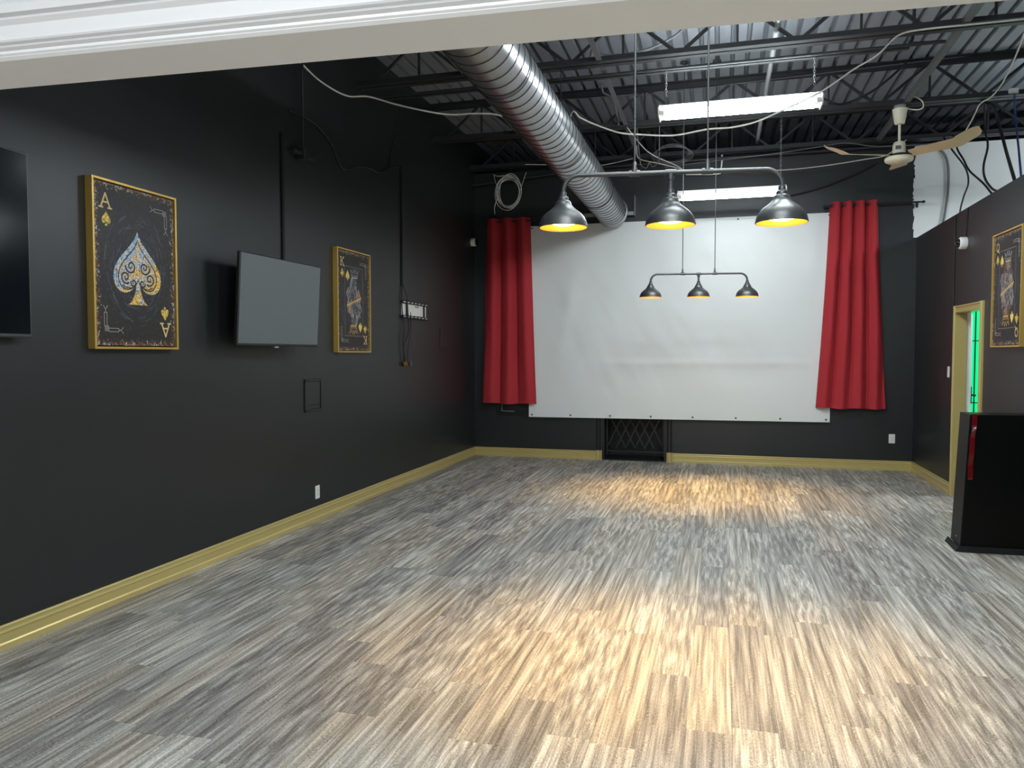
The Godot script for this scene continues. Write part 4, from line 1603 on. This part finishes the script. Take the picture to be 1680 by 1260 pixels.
func cables() -> void:
	cable("white_cable", "white cable sagging from the long wall to the silver duct", [V(LX, 4.05, -5.9), V(-3.50, 3.97, -6.2), V(-3.40, 3.93, -6.5), V(-3.32, 4.01, -6.8), V(-3.03, 3.91, -6.8), V(-2.72, 3.82, -6.8), V(-2.51, 3.80, -6.9), V(-2.26, 3.79, -6.9), V(-2.01, 3.75, -6.9), V(-1.63, 3.62, -7.0)], 0.008, M.cable_white)
	cable("white_cable", "long white cable looping from the duct under the nearer tube light to a joist", [V(-1.36, 3.67, -6.9), V(-1.30, 3.70, -6.8), V(-1.24, 3.64, -6.8), V(-1.11, 3.57, -6.8), V(-0.88, 3.45, -6.7), V(-0.70, 3.42, -6.7), V(-0.41, 3.39, -6.7), V(-0.13, 3.42, -6.7), V(0.07, 3.42, -6.7), V(0.26, 3.45, -6.7), V(0.45, 3.52, -6.7), V(0.76, 3.65, -6.7), V(1.02, 3.84, -6.8), V(1.20, 3.94, -6.8), V(1.38, 4.13, -6.93), V(1.58, 4.165, -6.95), V(1.84, 4.165, -6.95), V(2.10, 4.165, -6.95), V(2.33, 4.165, -6.95)], 0.007, M.cable_white)
	cable("white_cable", "white cable running down from joist to joist past the ceiling fan blade", [V(2.33, 4.17, -6.97), V(2.45, 4.12, -7.6), V(2.59, 4.15, -8.3), V(2.65, 4.165, -8.7), V(2.66, 4.165, -8.96), V(2.58, 4.12, -9.0), V(2.55, 4.02, -9.1), V(2.47, 3.86, -9.1), V(2.43, 3.76, -9.2)], 0.007, M.cable_white)
	cable("white_cable", "short white flex looping from the joist into the fan canopy", [V(1.86, 4.24, -9.0), V(1.94, 4.24, -8.96), V(2.02, 4.19, -8.96), V(2.04, 4.13, -8.98), V(2.0, 4.11, -9.0), V(1.93, 4.13, -9.03), V(1.88, 4.16, -9.05)], 0.007, M.cable_white)
	# coil of spare cable
	var t := thing("cable_coil", "coil of white cable hanging above the narrower red curtain", "cable", V(-2.94, 3.82, -10.50))
	for k in 6:
		var st := mb()
		var pts := []
		for i in 25:
			var a := TAU * i / 24.0 + k
			pts.append(V(cos(a) * (0.185 - 0.012 * (k % 3)) + 0.012 * (k - 3), sin(a) * (0.245 - 0.014 * ((k * 2) % 5)) + 0.012 * (k % 2), 0.012 * (k - 3) + 0.01 * sin(a * 2.0 + k)))
		tube(st, pts, 0.006, 6, false)
		part("loop", st, M.cable_white, t)
	var st := mb()
	tube(st, smooth([V(-0.24, 0.27, -0.05), V(-0.20, 0.15, 0), V(-0.14, 0.05, 0)], 4), 0.004, 6)
	tube(st, smooth([V(0.24, 0.28, -0.05), V(0.21, 0.15, 0), V(0.15, -0.02, 0)], 4), 0.004, 6)
	tube(st, smooth([V(-0.26, 0.29, -0.08), V(-0.16, 0.24, 0), V(0.0, 0.245, 0)], 4), 0.006, 6)
	tube(st, smooth([V(-0.17, -0.08, 0.02), V(-0.21, -0.2, 0.02), V(-0.205, -0.30, 0.02)], 4), 0.006, 6)
	part("loose_end", st, M.cable_white, t)

	cable("thin_cable", "thin pale cable crossing behind the duct along the far wall top", [V(-2.69, 4.19, -10.46), V(-2.2, 4.15, -10.46), V(-1.70, 4.10, -10.46), V(-1.16, 4.185, -10.5)], 0.005, M.cable_white)
	cable("thin_cable", "pale cable drooping from the joist to the pendant bar in view", [V(-1.09, CHORD, -9.05), V(-0.95, 4.06, -9.5), V(-0.82, 4.01, -9.8), V(-0.56, 3.92, -10.0), V(-0.46, 3.96, -10.64)], 0.006, M.cable_white)
	cable("thin_cable", "second pale cable drooping beside the bridging angle over the screen", [V(-1.07, 4.185, -9.9), V(-1.05, 4.05, -10.0), V(-0.80, 3.97, -10.0), V(-0.51, 3.92, -10.2), V(-0.48, 3.95, -10.62)], 0.006, M.cable_white)
	cable("thin_cable", "thin pale cable wavering along the last joist behind the fan", [V(-0.75, 4.01, -10.40), V(-0.16, 4.04, -10.36), V(0.56, 4.08, -10.36), V(1.14, 4.13, -10.36), V(1.49, CHORD, -10.44), V(1.77, 4.10, -10.36), V(2.05, 4.08, -10.36), V(2.45, 4.08, -10.36), V(2.8, CHORD, -10.5)], 0.006, M.cable_grey)
	cable("thin_cable", "thin white cable slung above the far tube light towards the fan", [V(-0.01, 3.99, -10.64), V(0.34, 3.90, -10.4), V(0.79, 3.88, -10.4), V(1.23, 3.90, -10.4), V(1.72, 3.95, -10.4), V(1.97, 3.99, -10.4), V(2.2, CHORD, -10.5)], 0.006, M.cable_white)
	cable("black_cable", "black cable sagging on the black wall beside the far tube light", [V(0.7, 3.58, BZ + 0.01), V(0.88, 3.61, BZ + 0.01), V(1.25, 3.69, BZ + 0.01), V(1.62, 3.82, BZ + 0.01), V(1.9, 3.95, BZ + 0.01)], 0.012, M.cable_black)
	cable("black_cable", "black cable curving down from the fan joist onto the partition top", [V(2.65, CHORD, -9.1), V(2.69, 3.92, -9.2), V(2.66, 3.68, -9.0), V(2.51, 3.40, -8.6), V(2.42, 3.20, -8.25), V(2.45, 3.08, -8.15), V(2.45, 3.005, -7.95)], 0.011, M.cable_black)
	cable("black_cable", "black cable falling behind the fan blade to the partition top", [V(2.70, CHORD, -10.4), V(2.64, 3.91, -10.0), V(2.60, 3.69, -9.6), V(2.55, 3.48, -9.2), V(2.48, 3.20, -8.5), V(2.46, 3.005, -8.13)], 0.010, M.cable_black)
	cable("black_cable", "black cable hanging against the pale unpainted wall", [V(2.62, CHORD, -10.5), V(2.66, 3.95, -10.25), V(2.79, 3.73, -10.22), V(2.82, 3.55, -10.2), V(2.77, 3.37, -10.2), V(2.73, 3.1, -10.2), V(2.72, 2.2, -10.3)], 0.010, M.cable_black)
	cable("grey_cable", "grey conduit curving down the pale unpainted wall", [V(2.55, 4.12, BZ + 0.02), V(2.67, 4.05, BZ + 0.02), V(2.73, 3.89, BZ + 0.02), V(2.74, 3.59, BZ + 0.02), V(2.71, 3.28, BZ + 0.02), V(2.68, 3.0, BZ + 0.02), V(2.68, 2.0, BZ + 0.02)], 0.015, M.cable_grey)
	cable("blue_cable", "blue network cable dropping from a white junction box to the partition", [V(2.89, 4.20, -9.0), V(2.91, 3.91, -9.0), V(2.81, 3.56, -8.6), V(2.46, 3.005, -7.44)], 0.010, M.cable_blue)
	cable("black_cable", "black taped cable bundle nearest the frame edge over the partition", [V(2.62, CHORD, -9.1), V(2.70, 4.08, -9.0), V(2.76, 3.89, -9.0), V(2.70, 3.54, -8.6), V(2.55, 3.26, -8.0), V(2.46, 3.01, -7.58)], 0.015, M.cable_black)
	cable("black_cable", "dark cable draped along the upper part of the long black wall", [V(LX + 0.01, 3.57, -5.73), V(LX + 0.01, 3.58, -6.13), V(LX + 0.01, 3.48, -6.44), V(LX + 0.01, 3.30, -6.66), V(LX + 0.01, 3.39, -6.96), V(LX + 0.01, 3.44, -7.23), V(LX + 0.01, 3.45, -7.5), V(LX + 0.01, 3.57, -7.77), V(LX + 0.01, 3.62, -7.98)], 0.007, M.steel_black)
	cable("black_cable", "dark cable rising from the draped one to the joists", [V(LX + 0.01, 4.18, -7.98), V(LX + 0.01, 4.0, -7.94), V(LX + 0.01, 3.81, -7.82), V(LX + 0.01, 3.56, -7.72), V(LX + 0.01, 3.45, -7.5)], 0.006, M.steel_black)
	cable("black_cable", "thin black cord from the partition top down to the gold door casing", [V(RX - 0.006, 2.99, -9.07), V(RX - 0.006, 2.6, -9.07), V(RX - 0.006, 2.3, -9.08), V(RX - 0.006, 2.03, -9.06)], 0.006, M.cable_black)
	cable("black_cable", "thin black cord rising from the partition dome camera", [V(RX - 0.006, 2.70, -8.69), V(RX - 0.006, 2.85, -8.67), V(RX - 0.006, 2.99, -8.64)], 0.005, M.cable_black)
	cable("white_cable", "short curved grey flex hanging between two joists over the pendant rods", [V(-1.21, CHORD, -7.06), V(-1.19, 4.52, -7.3), V(-1.19, 4.47, -7.5), V(-1.00, 4.43, -7.5), V(-0.80, 4.44, -7.5), V(-0.62, 4.48, -7.5), V(-0.46, 4.55, -7.5), V(-0.36, 4.63, -7.5)], 0.012, M.cable_grey)
	cable("strap", "pale curved strap hanging below the joist web beside the bridging angle", [V(-1.36, 4.62, -8.8), V(-1.35, 4.56, -8.9), V(-1.27, 4.50, -8.9), V(-1.21, 4.38, -8.9), V(-1.18, 4.19, -8.97)], 0.013, M.cable_grey)
	cable("thin_cable", "thin grey cable draped in small loops below the joist behind the pendant bar", [V(-0.98, CHORD, -9.1), V(-0.97, 3.85, -9.4), V(-0.93, 3.79, -9.4), V(-0.89, 3.78, -9.4), V(-0.86, 3.84, -9.4), V(-0.83, 3.79, -9.4), V(-0.77, 3.82, -9.4), V(-0.74, 3.9, -9.35), V(-0.72, CHORD, -9.1)], 0.006, M.cable_grey)
	cable("black_cable", "black cable swooping from the nearer tube light up to the joist", [V(0.76, 3.87, -7.38), V(0.98, 4.05, -8.2), V(1.17, 4.05, -8.4), V(1.45, 4.16, -8.4), V(1.68, 4.35, -8.45), V(1.85, 4.58, -8.9)], 0.012, M.cable_black)
	cable("thin_cable", "thin grey wire strung along the upper chord of the fan joist", [V(-2.2, 4.55, -8.93), V(-1.5, 4.52, -8.93), V(-0.6, 4.50, -8.93), V(0.1, 4.53, -8.93), V(1.4, 4.57, -8.93), V(2.4, 4.60, -8.93)], 0.004, M.cable_grey)
	var loops := thing("cable_coil", "flat coil of grey cable lying behind the pendant bar over the screen", "cable", V(-0.62, 4.04, -9.95))
	for k in 4:
		st = mb()
		var ring := []
		for q in 25:
			var a := TAU * q / 24.0
			ring.append(V(cos(a) * (0.26 - 0.02 * k), sin(a) * 0.07 + 0.01 * k, sin(a) * 0.16 + 0.01 * k))
		tube(st, ring, 0.0035, 6, false)
		part("loop", st, M.cable_grey, loops)
	st = mb()
	box(st, V(2.89, 4.225, -9.03), V(0.09, 0.07, 0.06), 0.01)
	tag(part("junction_box", st, M.white_plastic, self), "small white junction box on the joist above the blue cable", "box")
